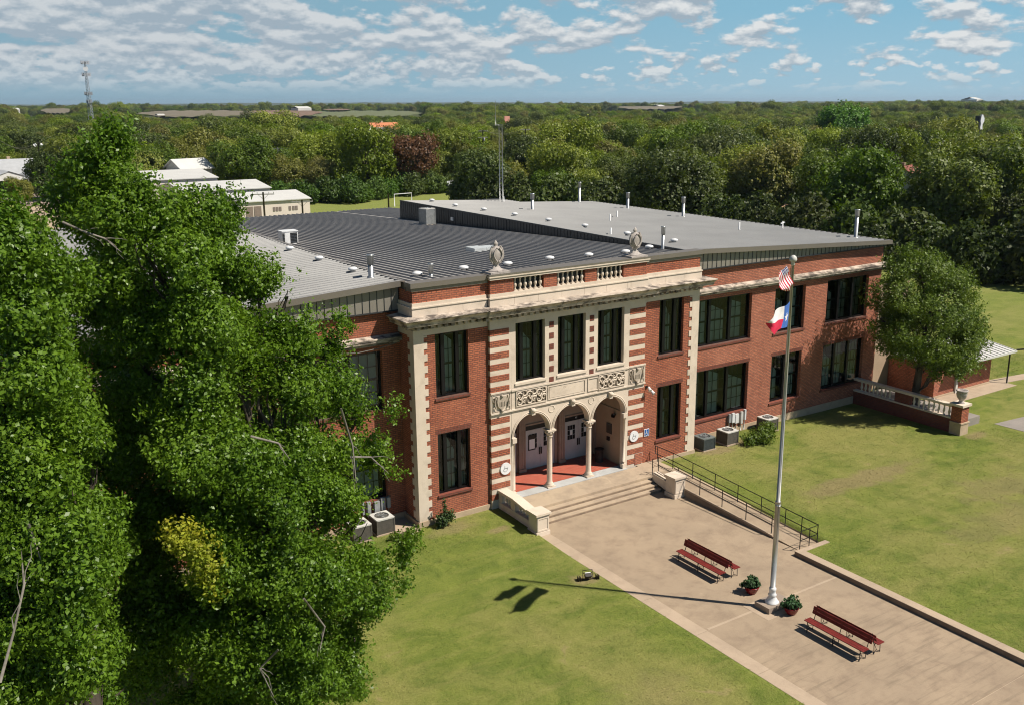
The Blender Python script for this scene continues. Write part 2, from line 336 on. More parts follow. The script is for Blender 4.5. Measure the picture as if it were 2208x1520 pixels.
class MB:
    def __init__(s): s.v = []; s.f = []; s.mi = []; s.cur = 0; s.sm = []; s.smooth = False
    def face(s, pts):
        b = len(s.v); s.v += [tuple(p) for p in pts]; s.f.append(tuple(range(b, b+len(pts)))); s.mi.append(s.cur); s.sm.append(False)
        return s
    def box(s, x0, x1, y0, y1, z0, z1, skip=''):
        b = len(s.v)
        s.v += [(x0, y0, z0), (x1, y0, z0), (x1, y1, z0), (x0, y1, z0), (x0, y0, z1), (x1, y0, z1), (x1, y1, z1), (x0, y1, z1)]
        F_ = {'b': (0, 3, 2, 1), 't': (4, 5, 6, 7), 'f': (0, 1, 5, 4), 'r': (1, 2, 6, 5), 'k': (2, 3, 7, 6), 'l': (3, 0, 4, 7)}
        for k, q in F_.items():
            if k in skip: continue
            s.f.append(tuple(b+i for i in q)); s.mi.append(s.cur); s.sm.append(False)
        return s
    def obox(s, c, ax, ay, az, hx, hy, hz):
        c = Vector(c); ax = Vector(ax)*hx; ay = Vector(ay)*hy; az = Vector(az)*hz; b = len(s.v)
        for sx, sy, sz in ((-1, -1, -1), (1, -1, -1), (1, 1, -1), (-1, 1, -1), (-1, -1, 1), (1, -1, 1), (1, 1, 1), (-1, 1, 1)):
            s.v.append(tuple(c+ax*sx+ay*sy+az*sz))
        for q in ((0, 3, 2, 1), (4, 5, 6, 7), (0, 1, 5, 4), (1, 2, 6, 5), (2, 3, 7, 6), (3, 0, 4, 7)):
            s.f.append(tuple(b+i for i in q)); s.mi.append(s.cur); s.sm.append(False)
        return s
    def beam(s, a, b_, w, h):
        a = Vector(a); b_ = Vector(b_); d = (b_-a); L = d.length; d.normalize()
        u = Vector((0, 0, 1)) if abs(d.z) < .95 else Vector((1, 0, 0))
        sx = d.cross(u).normalized(); uz = sx.cross(d).normalized()
        return s.obox((a+b_)/2, d, sx, uz, L/2, w/2, h/2)
    def tube(s, pts, rad, n=8, cap=True):
        pts = [Vector(p) for p in pts]; rads = rad if hasattr(rad, '__len__') else [rad]*len(pts)
        rings = []; prev = None
        for i, p in enumerate(pts):
            d = (pts[min(i+1, len(pts)-1)]-pts[max(i-1, 0)]).normalized()
            if prev is None:
                a = Vector((0, 0, 1)) if abs(d.z) < .9 else Vector((1, 0, 0)); e1 = d.cross(a).normalized()
            else:
                e1 = (prev-d*prev.dot(d)).normalized()
            prev = e1; e2 = d.cross(e1)
            b = len(s.v)
            for k in range(n):
                t = 2*math.pi*k/n; s.v.append(tuple(p+(e1*math.cos(t)+e2*math.sin(t))*rads[i]))
            rings.append(b)
        for i in range(len(rings)-1):
            for k in range(n):
                k2 = (k+1) % n
                s.f.append((rings[i]+k, rings[i]+k2, rings[i+1]+k2, rings[i+1]+k)); s.mi.append(s.cur); s.sm.append(True)
        if cap:
            s.f.append(tuple(rings[0]+k for k in range(n))); s.mi.append(s.cur); s.sm.append(False)
            s.f.append(tuple(rings[-1]+k for k in reversed(range(n)))); s.mi.append(s.cur); s.sm.append(False)
        return s
    def lathe(s, prof, c=(0, 0, 0), n=20, sx=1, sy=1):
        b = len(s.v)
        for r_, z in prof:
            for k in range(n):
                t = 2*math.pi*k/n; s.v.append((c[0]+r_*sx*math.cos(t), c[1]+r_*sy*math.sin(t), c[2]+z))
        for i in range(len(prof)-1):
            for k in range(n):
                k2 = (k+1) % n
                s.f.append((b+i*n+k, b+i*n+k2, b+(i+1)*n+k2, b+(i+1)*n+k)); s.mi.append(s.cur); s.sm.append(True)
        s.f.append(tuple(b+k for k in reversed(range(n)))); s.mi.append(s.cur); s.sm.append(False)
        s.f.append(tuple(b+(len(prof)-1)*n+k for k in range(n))); s.mi.append(s.cur); s.sm.append(False)
        return s
    def build(s, name, m, parent=None, kind=None, loc=None):
        me = bpy.data.meshes.new(name); me.from_pydata(s.v, [], s.f)
        ms = m if isinstance(m, (list, tuple)) else [m]
        for q in ms: me.materials.append(q)
        if len(ms) > 1 and len(me.polygons) == len(s.mi): me.polygons.foreach_set('material_index', s.mi)
        if any(s.sm) and len(me.polygons) == len(s.sm): me.polygons.foreach_set('use_smooth', s.sm)
        me.update()
        o = bpy.data.objects.new(name, me); C.objects.link(o)
        if parent is not None: o.parent = parent
        if loc: o.location = loc
        if kind: o['kind'] = kind
        return o

def np_mesh(name, V, Q, mats_, parent=None, mi=None):
    me = bpy.data.meshes.new(name); nv = len(V); nq = len(Q); k = Q.shape[1]
    me.vertices.add(nv); me.vertices.foreach_set('co', np.ascontiguousarray(V, dtype=np.float32).ravel())
    me.loops.add(nq*k); me.loops.foreach_set('vertex_index', np.ascontiguousarray(Q, dtype=np.int32).ravel())
    me.polygons.add(nq); me.polygons.foreach_set('loop_start', np.arange(0, nq*k, k, dtype=np.int32))
    for q in (mats_ if isinstance(mats_, (list, tuple)) else [mats_]): me.materials.append(q)
    if mi is not None: me.polygons.foreach_set('material_index', np.asarray(mi, dtype=np.int32))
    me.update(calc_edges=True)
    o = bpy.data.objects.new(name, me); C.objects.link(o)
    if parent is not None: o.parent = parent
    return o

# ------------------------------------------------------------------ ground
FOLDW = 0
def vnoise(x, y, s, seed=0):
    return (np.sin(x*s+seed)*np.cos(y*s*1.13+seed*2)+np.sin(x*s*2.3+1.7+seed)*np.cos(y*s*1.9+.4)*.5+np.sin(x*s*5.1+y*s*3.3+seed)*.25)/1.75
def sstep(a, b, x):
    t = np.clip((x-a)/(b-a), 0, 1); return t*t*(3-2*t)
def height(x, y):
    x = np.asarray(x, float); y = np.asarray(y, float)
    h = np.zeros_like(x)
    L = (x < -4.3); Rr = (x > 4.27) & (y < 1.45) & ((y > -11.34) | (x > 4.15))
    Rr |= (x > 3.95) & (y < -11.34)
    h = np.where(L, .015+.19*sstep(-7, -.6, y), h)
    h = np.where(Rr, (.175+.09*sstep(-11.5, -7, y))*(1-sstep(6, 22, x))+.015, h)
    h = np.where((~L) & (~Rr) & (y < 1.5) & (y > -60), -.12, h)
    h = np.where((Rr) & (x < 5.60) & (y > -11.34), -.12, h)
    d = np.hypot(x+27, y+37); az = np.degrees(np.arctan2(y+37, x+27))
    far = sstep(140, 900, d)
    h = h + far*(3.0*vnoise(x, y, .004, 1)) + sstep(1500, 4500, d)*(7*vnoise(x, y, .0012, 4)-2)
    ridge = 10*np.exp(-((az-63)/7.0)**2)+7*np.exp(-((az-74)/5.0)**2)+6*np.exp(-((az-44)/9.0)**2)+5*np.exp(-((az-35)/6.0)**2)
    h = h + sstep(6000, 9500, d)*(14+ridge+6*vnoise(x, y, .0021, 2)+3*vnoise(x, y, .006, 5))
    h = h - sstep(10500, 14000, d)*60
    return h
def make_ground():
    def lines(br, lo, hi, step, grow):
        s = set(br); a = min(br); b = max(br)
        v = a
        while v < b: s.add(round(v, 4)); v += step
        v, st = b, step
        while v < hi: st *= grow; v += st; s.add(round(v, 3))
        v, st = a, step
        while v > lo: st *= grow; v -= st; s.add(round(v, 3))
        return np.array(sorted(s))
    xs = lines([-30, -4.32, -4.29, 3.9, 3.97, 4.12, 4.18, 4.24, 4.30, 5.56, 5.62, 60], -1500, 16000, 1.5, 1.045)
    ys = lines([-40, -11.37, -11.30, 1.43, 1.52, 70], -500, 16000, 1.5, 1.045)
    X, Y = np.meshgrid(xs, ys); Z = height(X, Y)
    V = np.stack([X.ravel(), Y.ravel(), Z.ravel()], 1); nx, ny = len(xs), len(ys)
    i = np.arange(nx-1)[None, :]+np.arange(ny-1)[:, None]*nx
    Q = np.stack([i, i+1, i+1+nx, i+nx], -1).reshape(-1, 4)
    g = np_mesh('ground', V, Q, GRASS); tag(g, kind='structure')
make_ground()

def sheet(name, poly, z, m, kind='structure'):
    mb = MB(); mb.face([(p[0], p[1], z) for p in poly]); return mb.build(name, m, kind=kind)
# plaza slabs with real joints between them
def slab(name, poly, z0, z1, m):
    mb = MB(); n = len(poly)
    mb.face([(x, y, z1) for x, y in poly])
    for i in range(n):
        a, b = poly[i], poly[(i+1) % n]; mb.face([(a[0], a[1], z0), (b[0], b[1], z0), (b[0], b[1], z1), (a[0], a[1], z1)])
    return mb.build(name, m, kind='structure')
J = .012
slab('plaza', [(-3.69, -13.66+J), (3.74, -13.66+J), (3.74, -11.36), (4.26, -11.36), (4.26, -1.5), (-3.69, -1.5)], -.1, 0, PLAZA)
slab('plaza', [(-3.69, -21.9), (3.74, -21.9), (3.74, -13.66-J), (-3.69, -13.66-J)], -.1, .003, PLAZA)
slab('plaza', [(-3.69, -48), (3.74, -48), (3.74, -21.93), (-3.69, -21.93)], -.1, 0, PLAZA)
jm = MB(); jm.box(-3.69, 3.74, -13.66-J, -13.66+J, -.05, -.006); jm.box(-3.69, 3.74, -21.93, -21.9, -.05, -.006)
for a, b in (((-3.6, -13.60), (-1.1, -13.60)), ((.45, -13.60), (3.7, -13.60))): jm.box(a[0], b[0], -13.715, -13.605, .003, .0045)
jm.build('plaza_joint', KERB, kind='structure')
yy = -1.55; seg = 0
while yy > -48:
    y1 = yy-3.05; nm = slab('plaza_edging', [(-4.30, y1+.014), (-3.70, y1+.014), (-3.70, yy), (-4.30, yy)], -.1, .012, KERB); yy = y1
SHADEF = mat('shade_toned_concrete', (.17, .125, .09), (.25, .19, .14), 1.5, .95)  # concrete colour darkened to paint shade on faces turned from the sun
# retaining kerb beside the right lawn
mb = MB(); yy = -11.36
while yy > -48:
    mb.box(3.75, 4.16, yy-3.04, yy, -.1, .215); yy -= 3.05
mb.box(4.162, 5.72, -11.62, -11.36, -.1, .213)
kb = mb.build('retaining_kerb', KERB, kind='structure')
mb = MB(); mb.box(3.744, 3.7495, -48, -11.36, 0.001, .195); mb.build('shade_face', SHADEF, kb)  # thin dark plate painting shade on the inner kerb face
# right-hand pavements
slab('sidewalk', [(26.2, -4.6), (30, -2.4), (36.4, -2.4), (36.4, -.6), (28.8, -.6), (26.2, -2.0)], -.1, .035, KERB)
slab('sidewalk', [(27.4, -6.2), (27.5, -8.1), (60, -12), (60, -9.4)], -.1, .030, WALKG)
slab('sidewalk', [(36.42, -1.6), (60, -4.9), (60, -3.9), (36.42, -.62)], -.1, .036, KERB)
slab('sidewalk', [(-9.7, -.4), (-8.55, -.4), (-8.55, 1.38), (-9.7, 1.38)], 0, .235, KERB)

# short grass standing on the lawns in view
def make_grass():
    rng = np.random.default_rng(8); n = 380000
    d = rng.uniform(0, 1, n)**.8*62+20; a = rng.uniform(R(26), R(88), n); x = CAM.x+d*np.cos(a); y = CAM.y+d*np.sin(a)
    ok = ((x < -4.33) & (y < -.15) & (y > -34)) | ((x < -8.7) & (y < 1.3)) | ((x > 5.75) & (y < -.2)) | ((x > 4.2) & (y < -11.7)) | (x > 36.6)
    ok &= ~((x > 23.5) & (x < 37) & (y > -6.5) & (x < 36.5)); ok &= ~((x > 27) & (y < -5.9) & (y > -12.3)); ok &= ~((x > 36) & (y > -5) & (y < -.5))
    x, y, d = x[ok], y[ok], d[ok]; n = len(x); z = height(x, y)
    P = np.stack([x, y, z], 1); t = rng.uniform(0, 6.28, n); w = (.014+.0005*d)*rng.uniform(.6, 1.3, n); h = rng.uniform(.025, .065, n)
    sd_ = np.stack([np.cos(t), np.sin(t), 0*t], 1)*w[:, None]; ln = np.stack([rng.normal(0, .06, n), rng.normal(0, .06, n), h*.32], 1)
    V = np.empty((n, 3, 3)); V[:, 0] = P-sd_; V[:, 1] = P+sd_; V[:, 2] = P+ln
    g = np_mesh('grass', V.reshape(-1, 3), np.arange(n*3).reshape(n, 3), GRASS); g['kind'] = 'stuff'; g['label'] = 'short mown grass with dry patches on the lawns'
make_grass()

# ------------------------------------------------------------------ the school
school = thing('school_building', 'red brick two storey school with grey metal roofs and arched cast stone entrance', 'building')
def part(mb, name, m, parent=school): return mb.build(name, m, parent)

def wall(mb, x0, x1, z0, z1, y, ops, dep=.30):
    """front face of a wall in the plane y with openings and their reveals"""
    xs = sorted({x0, x1, *[o[0] for o in ops], *[o[1] for o in ops]}); zs = sorted({z0, z1, *[o[2] for o in ops], *[o[3] for o in ops]})
    for i in range(len(xs)-1):
        for j in range(len(zs)-1):
            cx, cz = (xs[i]+xs[i+1])/2, (zs[j]+zs[j+1])/2
            if any(o[0] < cx < o[1] and o[2] < cz < o[3] for o in ops): continue
            mb.face([(xs[i], y, zs[j]), (xs[i+1], y, zs[j]), (xs[i+1], y, zs[j+1]), (xs[i], y, zs[j+1])])
    for a, b, c, d in ops:
        mb.face([(a, y, c), (a, y+dep, c), (a, y+dep, d), (a, y, d)]); mb.face([(b, y+dep, c), (b, y, c), (b, y, d), (b, y+dep, d)])
        mb.face([(a, y, d), (a, y+dep, d), (b, y+dep, d), (b, y, d)]); mb.face([(a, y+dep, c), (a, y, c), (b, y, c), (b, y+dep, c)])

rnd = random.Random(7)
def window(x0, x1, z0, z1, y, bays, parent=school, sill=BRICK3, label=None, deep=.16):
    """black outer frame with mullions, glass, green inner sashes with muntins and blinds"""
    fr = MB(); fo = .07; yf = y+deep
    fr.box(x0+.002, x0+fo, yf, yf+.12, z0+.002, z1-.002); fr.box(x1-fo, x1-.002, yf, yf+.12, z0+.002, z1-.002)
    fr.box(x0+fo, x1-fo, yf, yf+.12, z1-fo, z1-.002); fr.box(x0+fo, x1-fo, yf, yf+.12, z0+.002, z0+.09)
    n = len(bays); tot = sum(bays); mw = .18; inner = (x1-x0-2*fo-mw*(n-1)); cur = x0+fo; bl = []
    for i, w in enumerate(bays):
        ww = inner*w/tot; bl.append((cur, cur+ww)); cur += ww
        if i < n-1: fr.box(cur, cur+mw, yf-.03, yf+.13, z0+.09, z1-fo); cur += mw
    f = fr.build('window', BLACKF, parent)
    if label: f['label'] = label
    g = MB(); s = MB(); b = MB(); v = MB()
    for a, c in bl:
        g.face([(a, yf+.05, z0+.09), (c, yf+.05, z0+.09), (c, yf+.05, z1-fo), (a, yf+.05, z1-fo)])
        ys = yf+.11; w = c-a; zc = (z0+z1)/2
        s.box(a, a+.05, ys, ys+.05, z0+.04, z1-.04); s.box(c-.05, c, ys, ys+.05, z0+.04, z1-.04)
        s.box(a+.05, c-.05, ys, ys+.06, zc-.045, zc+.045); s.box(a+.05, c-.05, ys, ys+.05, z0+.04, z0+.15); s.box(a+.05, c-.05, ys, ys+.05, z1-.16, z1-.04)
        k = 3 if w > .8 else 2
        for q in range(1, k): xx = a+.05+(w-.1)*q/k; s.box(xx-.013, xx+.013, ys+.005, ys+.035, z0+.15, z1-.16)
        for q in (1, 3): zz = z0+.15+(z1-z0-.31)*q/4; s.box(a+.05, c-.05, ys+.006, ys+.034, zz-.013, zz+.013)
        top = z1-.1-rnd.random()*.2; side = rnd.choice((0, .0, .1, .22))*w; lowz = z0+.06
        b.face([(a+.06, ys+.10, lowz), (c-.06-side, ys+.10, lowz), (c-.06-side, ys+.10, top-(z1-z0)*rnd.choice((.0, .12, .28))), (a+.06, ys+.10, top-(z1-z0)*rnd.choice((0, .1)))])
    v.box(x0-.05, x1+.05, y+deep+.72, y+deep+.74, z0-.05, z1+.05)
    g.build('glass', GLASS, f); s.build('sash', SASH, f); b.build('blind', BLIND, f); v.build('room_backing', VOID, f)
    sl_ = MB(); sl_.box(x0-.07, x1+.07, y-.06, y+deep-.005, z0-.115, z0+.002); sl_.build('sill', sill, f)
    return f

H = 8.45; YW = 1.43; XE = 25.72; YP = -.15
CBW = [(-7.402, -5.709), (5.709, 7.402)]
U0, U1, L0, L1 = 6.173, 9.114, 1.533, 4.477
# centre block brick walls (two flanking bays), parapet, and sides
mb = MB()
wall(mb, -H+.01, -4.60, .2, 11.12, 0, [(CBW[0][0], CBW[0][1], U0, U1), (CBW[0][0], CBW[0][1], L0, L1)])
wall(mb, 4.60, H-.01, .2, 11.12, 0, [(CBW[1][0], CBW[1][1], U0, U1), (CBW[1][0], CBW[1][1], L0, L1)])
for s in (-1, 1):
    mb.face([(s*(H-.01), 0, .0), (s*(H-.01), 1.7, .0), (s*(H-.01), 1.7, 11.12), (s*(H-.01), 0, 11.12)])
mb.face([(-H, .36, 9), (H, .36, 9), (H, .36, 11.12), (-H, .36, 11.12)])
part(mb, 'centre_wall', BRICK)
lab = ['left upper', 'left lower', 'right upper', 'right lower']
for xa, xb in CBW:
    for z0, z1 in ((U0, U1), (L0, L1)): window(xa, xb, z0, z1, 0, [.5, 1, .62] if xa < 0 else [.5, 1, .62])
# soldier course over the lower windows
for xa, xb in CBW:
    mb = MB(); x = xa-.1
    while x < xb+.1: mb.box(x, x+.062, -.006, .01, L1+.01, L1+.24); x += .076
    part(mb, 'soldier_course', BRICK3)

def wing(s):
    mb = MB(); U = (5.696, 8.368); V = (1.411, 4.299)
    spans = [(9.31, 14.013, [1, 1, 1]), (15.951, 18.589, [1, 1]), (20.562, 24.503, [1, 1, 1])]
    ops = []
    for a, b, bays in spans:
        xa, xb = (a, b) if s > 0 else (-b, -a)
        for z0, z1 in (U, V): ops.append((xa, xb, z0, z1)); window(xa, xb, z0, z1, YW, bays, deep=.20)
    x0, x1 = (H, XE) if s > 0 else (-XE, -H)
    wall(mb, x0, x1, .5, 10.13, YW, ops)
    xs = s*XE; yb = 32.2
    mb.face([(xs, YW, -.3), (xs, yb, -.3), (xs, yb, 10.13), (xs, YW, 10.13)]); mb.face([(x0, yb, -.3), (x1, yb, -.3), (x1, yb, 10.4), (x0, yb, 10.4)])
    part(mb, 'wing_wall', BRICK2 if s > 0 else BRICK)
    mb = MB(); mb.box(x0, x1+(.03 if s > 0 else 0), YW-.04, YW+.1, -.2, .5); part(mb, 'foundation', BASEST)
    # soldier course
    for a, b, _ in spans:
        mb = MB(); xa, xb = (a, b) if s > 0 else (-b, -a); x = xa-.08
        while x < xb+.08: mb.box(x, x+.062, YW-.006, YW+.01, V[1]+.01, V[1]+.22); x += .076
        part(mb, 'soldier_course', BRICK3)
    # stone ledge
    mb = MB(); mb.box(x0, x1+s*.0+(.03 if s > 0 else 0), YW-.05, YW+.02, 8.62, 8.80); mb.box(x0, x1+(.2 if s > 0 else 0), YW-.32, YW+.02, 8.80, 8.90)
    b = len(mb.v)
    xa, xb = x0, x1+(.2 if s > 0 else 0)
    mb.face([(xa, YW-.34, 8.90), (xb, YW-.34, 8.90), (xb, YW-.34, 8.97), (xa, YW-.34, 8.97)]); mb.face([(xa, YW-.34, 8.97), (xb, YW-.34, 8.97), (xb, YW-.003, 9.07), (xa, YW-.003, 9.07)])
    mb.face([(xa, YW-.34, 8.90), (xa, YW, 8.90), (xb, YW, 8.90), (xb, YW-.34, 8.90)])
    part(mb, 'stone_ledge', STONEW)
wing(1); wing(-1)

# --- roofs: sheet metal with real standing ribs
def zR(x): return 11.32-(x-8.3)*.0506
def zL(x): return 11.42+(x+8.3)*.055
def zC(y): return 11.30-max(0, y-.4)*.0425
def ribroof(name, m, quad, ribs, rib=.055, w=.055):
    mb = MB(); mb.face(quad)
    for a, b in ribs:
        a = Vector(a); b = Vector(b); d = (b-a).normalized(); sx = d.cross(Vector((0, 0, 1))).normalized()*w/2; u = Vector((0, 0, rib))
        mb.face([a-sx*1.5, b-sx*1.5, b-sx*.6+u, a-sx*.6+u]); mb.face([a+sx*.6+u, b+sx*.6+u, b+sx*1.5, a+sx*1.5]); mb.face([a-sx*.6+u, b-sx*.6+u, b+sx*.6+u, a+sx*.6+u])
        mb.face([a-sx*1.5, a-sx*.6+u, a+sx*.6+u, a+sx*1.5]); mb.face([b+sx*1.5, b+sx*.6+u, b-sx*.6+u, b-sx*1.5])
    return part(mb, name, m)
E_ = .012
XR = 26.0
ribs = []; y = 1.2
while y < 34.6:
    xe = XR if y < 32.3 else 18.4
    ribs.append(((8.34, y, zR(8.34)), (xe, y, zR(xe)))); y += .46
mb_r = ribroof('right_roof', ROOFM, [(8.30, 1.06, zR(8.3)), (XR, 1.06, zR(XR)), (XR, 32.3, zR(XR)), (8.30, 32.3, zR(8.3))], ribs)
mb = MB(); mb.face([(8.30, 32.3, zR(8.3)), (18.4, 32.3, zR(18.4)), (18.4, 34.7, zR(18.4)), (8.3, 34.7, zR(8.3))]); part(mb, 'right_roof_back', ROOFM)
ribs = []; y = 1.2
while y < 34.6: ribs.append(((-8.34, y, zL(-8.34)), (-XR, y, zL(-XR)))); y += .46
ribroof('left_roof', ROOFM, [(-XR, 1.06, zL(-XR)), (-8.30, 1.06, zL(-8.3)), (-8.30, 34.7, zL(-8.3)), (-XR, 34.7, zL(-XR))], ribs)
ribs = []; x = -8.1
while x < 8.2: ribs.append(((x, .42, zC(.42)), (x, 48, zC(48)))); x += .42
x = 8.6
while x < 14: ribs.append(((x, 34.9, zC(34.9)), (x, 48, zC(48)))); x += .42
ribroof('centre_roof', ROOFD, [(-8.25, .38, zC(.4)), (8.29, .38, zC(.4)), (8.29, 48, zC(48)), (-8.25, 48, zC(48))], ribs, .075, .09)
mb = MB(); mb.face([(8.29, 34.75, zC(34.75)), (14, 34.75, zC(34.75)), (14, 48, zC(48)), (8.29, 48, zC(48))])
mb.face([(-8.25, 48, -.3), (14, 48, -.3), (14, 48, zC(48)-.01), (-8.25, 48, zC(48)-.01)])
mb.face([(14, 34.7, -.3), (14, 48, -.3), (14, 48, zC(48)-.01), (14, 34.7, zC(34.7)-.01)]); part(mb, 'rear_roof', ROOFD)
# upstand walls between the roofs
mb = MB(); mb.box(8.298, 8.36, .6, 34.7, 9.4, 11.30); mb.box(8.29, 8.40, .6, 34.72, 11.30, 11.37)
y = .8
while y < 34.6: mb.box(8.275, 8.2985, y, y+.05, zC(y)-.02, 11.30); y += .35
mb.box(8.30, 18.4, 34.7, 34.76, 9, 11.0); part(mb, 'upstand_wall', DARKM)
mb = MB(); mb.box(-8.36, -8.262, .6, 34.7, 9.4, 11.40)
mb.box(-8.43, -8.24, 1.0, 34.72, 11.405, 11.455); part(mb, 'ridge_flashing', TRIM)
rf_ = [c for c in school.children if c.name.startswith('ridge_flashing')][0]; y = 1.35
while y < 34.5: mb = MB(); mb.box(-8.50, -8.37, y, y+.26, 11.425, 11.452); part(mb, 'ridge_closure', DARKM, rf_); y += .46
# roof rake trim and panelled fascia on the wings
def fascia(s):
    zf_ = zR if s > 0 else zL
    xa = 8.75; mb = MB(); xo = XR
    def pt(x, dz): return (s*x, 1.0, zf_(s*x)+dz)
    for y0, y1, d0, d1 in ((1.00, 1.10, -.20, .055),):
        b = len(mb.v)
        for x in (8.47, xo):
            for yy_, dz in ((y0, d0), (y1, d0), (y1, d1), (y0, d1)): mb.v.append((s*x, yy_, zf_(s*x)+dz))
        for q in ((0, 1, 2, 3), (7, 6, 5, 4), (0, 4, 5, 1), (1, 5, 6, 2), (2, 6, 7, 3), (3, 7, 4, 0)):
            mb.f.append(tuple(b+i for i in q)); mb.mi.append(0); mb.sm.append(False)
    # eave trim along the outer side
    mb.box(s*xo-.05*s if s < 0 else xo-.05, xo if s > 0 else s*xo+.05, 1.101, 32.3, zf_(s*xo)-.20, zf_(s*xo)+.05) if s > 0 else mb.box(-xo, -xo+.05, 1.101, 34.7, zf_(-xo)-.2, zf_(-xo)+.05)
    part(mb, 'rake_trim', TRIM)
    mb = MB(); x = 8.47
    zb = 10.13
    n = 50; w = (25.75-8.47)/n
    for i in range(n):
        a, b_ = 8.47+w*i, 8.47+w*(i+1); za, zc_ = zf_(s*a)-.19, zf_(s*b_)-.19
        mb.cur = 0
        p = [(s*a, 1.26, zb), (s*b_, 1.26, zb), (s*b_, 1.26, zc_), (s*a, 1.26, za)]
        mb.face(p if s > 0 else p[::-1])
        mb.cur = 1
        if za-zb > .02: mb.box(min(s*a, s*a+s*.022), max(s*a, s*a+s*.022), 1.235, 1.2595, zb+.02, za)
    mb.cur = 0
    p = [(s*8.47, 1.26, zb), (s*25.75, 1.26, zb), (s*25.75, YW, zb), (s*8.47, YW, zb)]; mb.face(p)
    mb.cur = 1; mb.box(min(s*8.47, s*25.75), max(s*8.47, s*25.75), 1.225, 1.258, zb-.03, zb+.03)
    mb.cur = 0
    part(mb, 'fascia', [FASC, DARKM])
fascia(1); fascia(-1)
# dark corner trim where the centre block meets the right fascia
mb = MB(); mb.box(8.44, 8.62, 1.18, 1.23, 10.10, 11.1); part(mb, 'corner_flashing', TRIM)

# --- metal coping of the centre block
mb = MB()
for xa, xb in ((-H-.05, -4.66), (4.66, H+.05)):
    mb.box(xa, xb, -.05, .45, 11.12, 11.28); mb.box(xa-(.07 if xa < 0 else 0), xb+(.07 if xb > 5 else 0), -.13, .48, 11.281, 11.50)
mb.box(-4.64, 4.64, .46, .52, 11.0, 11.46)
part(mb, 'coping', TRIM)
mb = MB(); mb.box(-H-.05, H+.05, .49, .56, 11.1, 11.42); part(mb, 'parapet_flashing', TRIM)

# --- stone parapet base course and cornice
mb = MB()
def course(x0, x1, yf, z0, z1, gap=1.35):
    n = max(1, round((x1-x0)/gap)); w = (x1-x0)/n
    for i in range(n): mb.box(x0+w*i+.006, x0+w*(i+1)-.006, yf, .05, z0, z1)
for xa, xb, yo in ((-H-.07, -4.72, 0), (-4.68, 4.68, -.15), (4.72, H+.07, 0)):
    course(xa, xb, yo-.09, 9.95, 10.38); mb.box(xa+.01, xb-.01, yo-.075, .04, 9.94, 10.375)
    mb.box(xa-.02, xb+.02, yo-.13, .05, 10.381, 10.44); mb.box(xa+.03, xb-.03, yo-.06, .05, 10.441, 10.60)
for s in (-1, 1):
    a, b = sorted((s*(H-.0), s*(H+.09))); mb.box(a, b, .051, 1.25, 9.95, 10.38); a, b = sorted((s*H, s*(H+.13))); mb.box(a, b, .051, 1.25, 10.381, 10.44); a, b = sorted((s*H, s*(H+.05))); mb.box(a, b, .051, 1.25, 10.441, 10.60)
part(mb, 'parapet_course', STONE)
mb = MB()
def cornice(x0, x1, yo, ends=(1, 1)):
    prof = [(0, 9.40), (-.10, 9.42), (-.12, 9.52), (-.22, 9.60), (-.30, 9.63), (-.52, 9.66), (-.55, 9.80), (-.62, 9.88), (-.68, 9.955), (-.66, 9.985), (0, 10.03)]
    e0 = [(-p[0])*ends[0] for p in prof]; e1 = [(-p[0])*ends[1] for p in prof]
    for i in range(len(prof)-1):
        (ya, za), (yb, zb) = prof[i], prof[i+1]
        mb.face([(x0-e0[i], yo+ya, za), (x1+e1[i], yo+ya, za), (x1+e1[i+1], yo+yb, zb), (x0-e0[i+1], yo+yb, zb)])
        if ends[0]: mb.face([(x0-e0[i], 1.2, za), (x0-e0[i], yo+ya, za), (x0-e0[i+1], yo+yb, zb), (x0-e0[i+1], 1.2, zb)])
        else: mb.face([(x0, yo+.0, za), (x0, yo+ya, za), (x0, yo+yb, zb), (x0, yo, zb)])
        if ends[1]: mb.face([(x1+e1[i], yo+ya, za), (x1+e1[i], 1.2, za), (x1+e1[i+1], 1.2, zb), (x1+e1[i+1], yo+yb, zb)])
        else: mb.face([(x1, yo+ya, za), (x1, yo+.0, za), (x1, yo, zb), (x1, yo+yb, zb)])
cornice(-H, -5.0, 0, (1, 0)); cornice(5.0, H, 0, (0, 1)); cornice(-5.0, 5.0, -.16, (0, 0))
corn = part(mb, 'cornice', STONEW)
x = -H+.05
while x < H-.1:
    yo = -.16 if abs(x+.07) < 4.95 else 0
    mb = MB(); mb.box(x, x+.17, yo-.27, yo-.02, 9.45, 9.61); part(mb, 'dentil', STONEW, corn); x += .34
for s in (-1, 1):
    y = .1
    while y < 1.1:
        a, b = sorted((s*H, s*(H+.24))); mb = MB(); mb.box(a, b, y, y+.17, 9.45, 9.61); part(mb, 'dentil', STONEW, corn); y += .34
mb = MB()
for xa, xb, yo in ((-H-.02, -4.70, -.03), (4.70, H+.02, -.03), (-4.67, 4.67, YP-.03)): mb.box(xa, xb, yo, .02, 9.135, 9.42)
for s in (-1, 1):
    a, b = sorted((s*(H-.01), s*(H+.03))); mb.box(a, b, .021, YW, 9.135, 9.42)
part(mb, 'frieze', STONE)
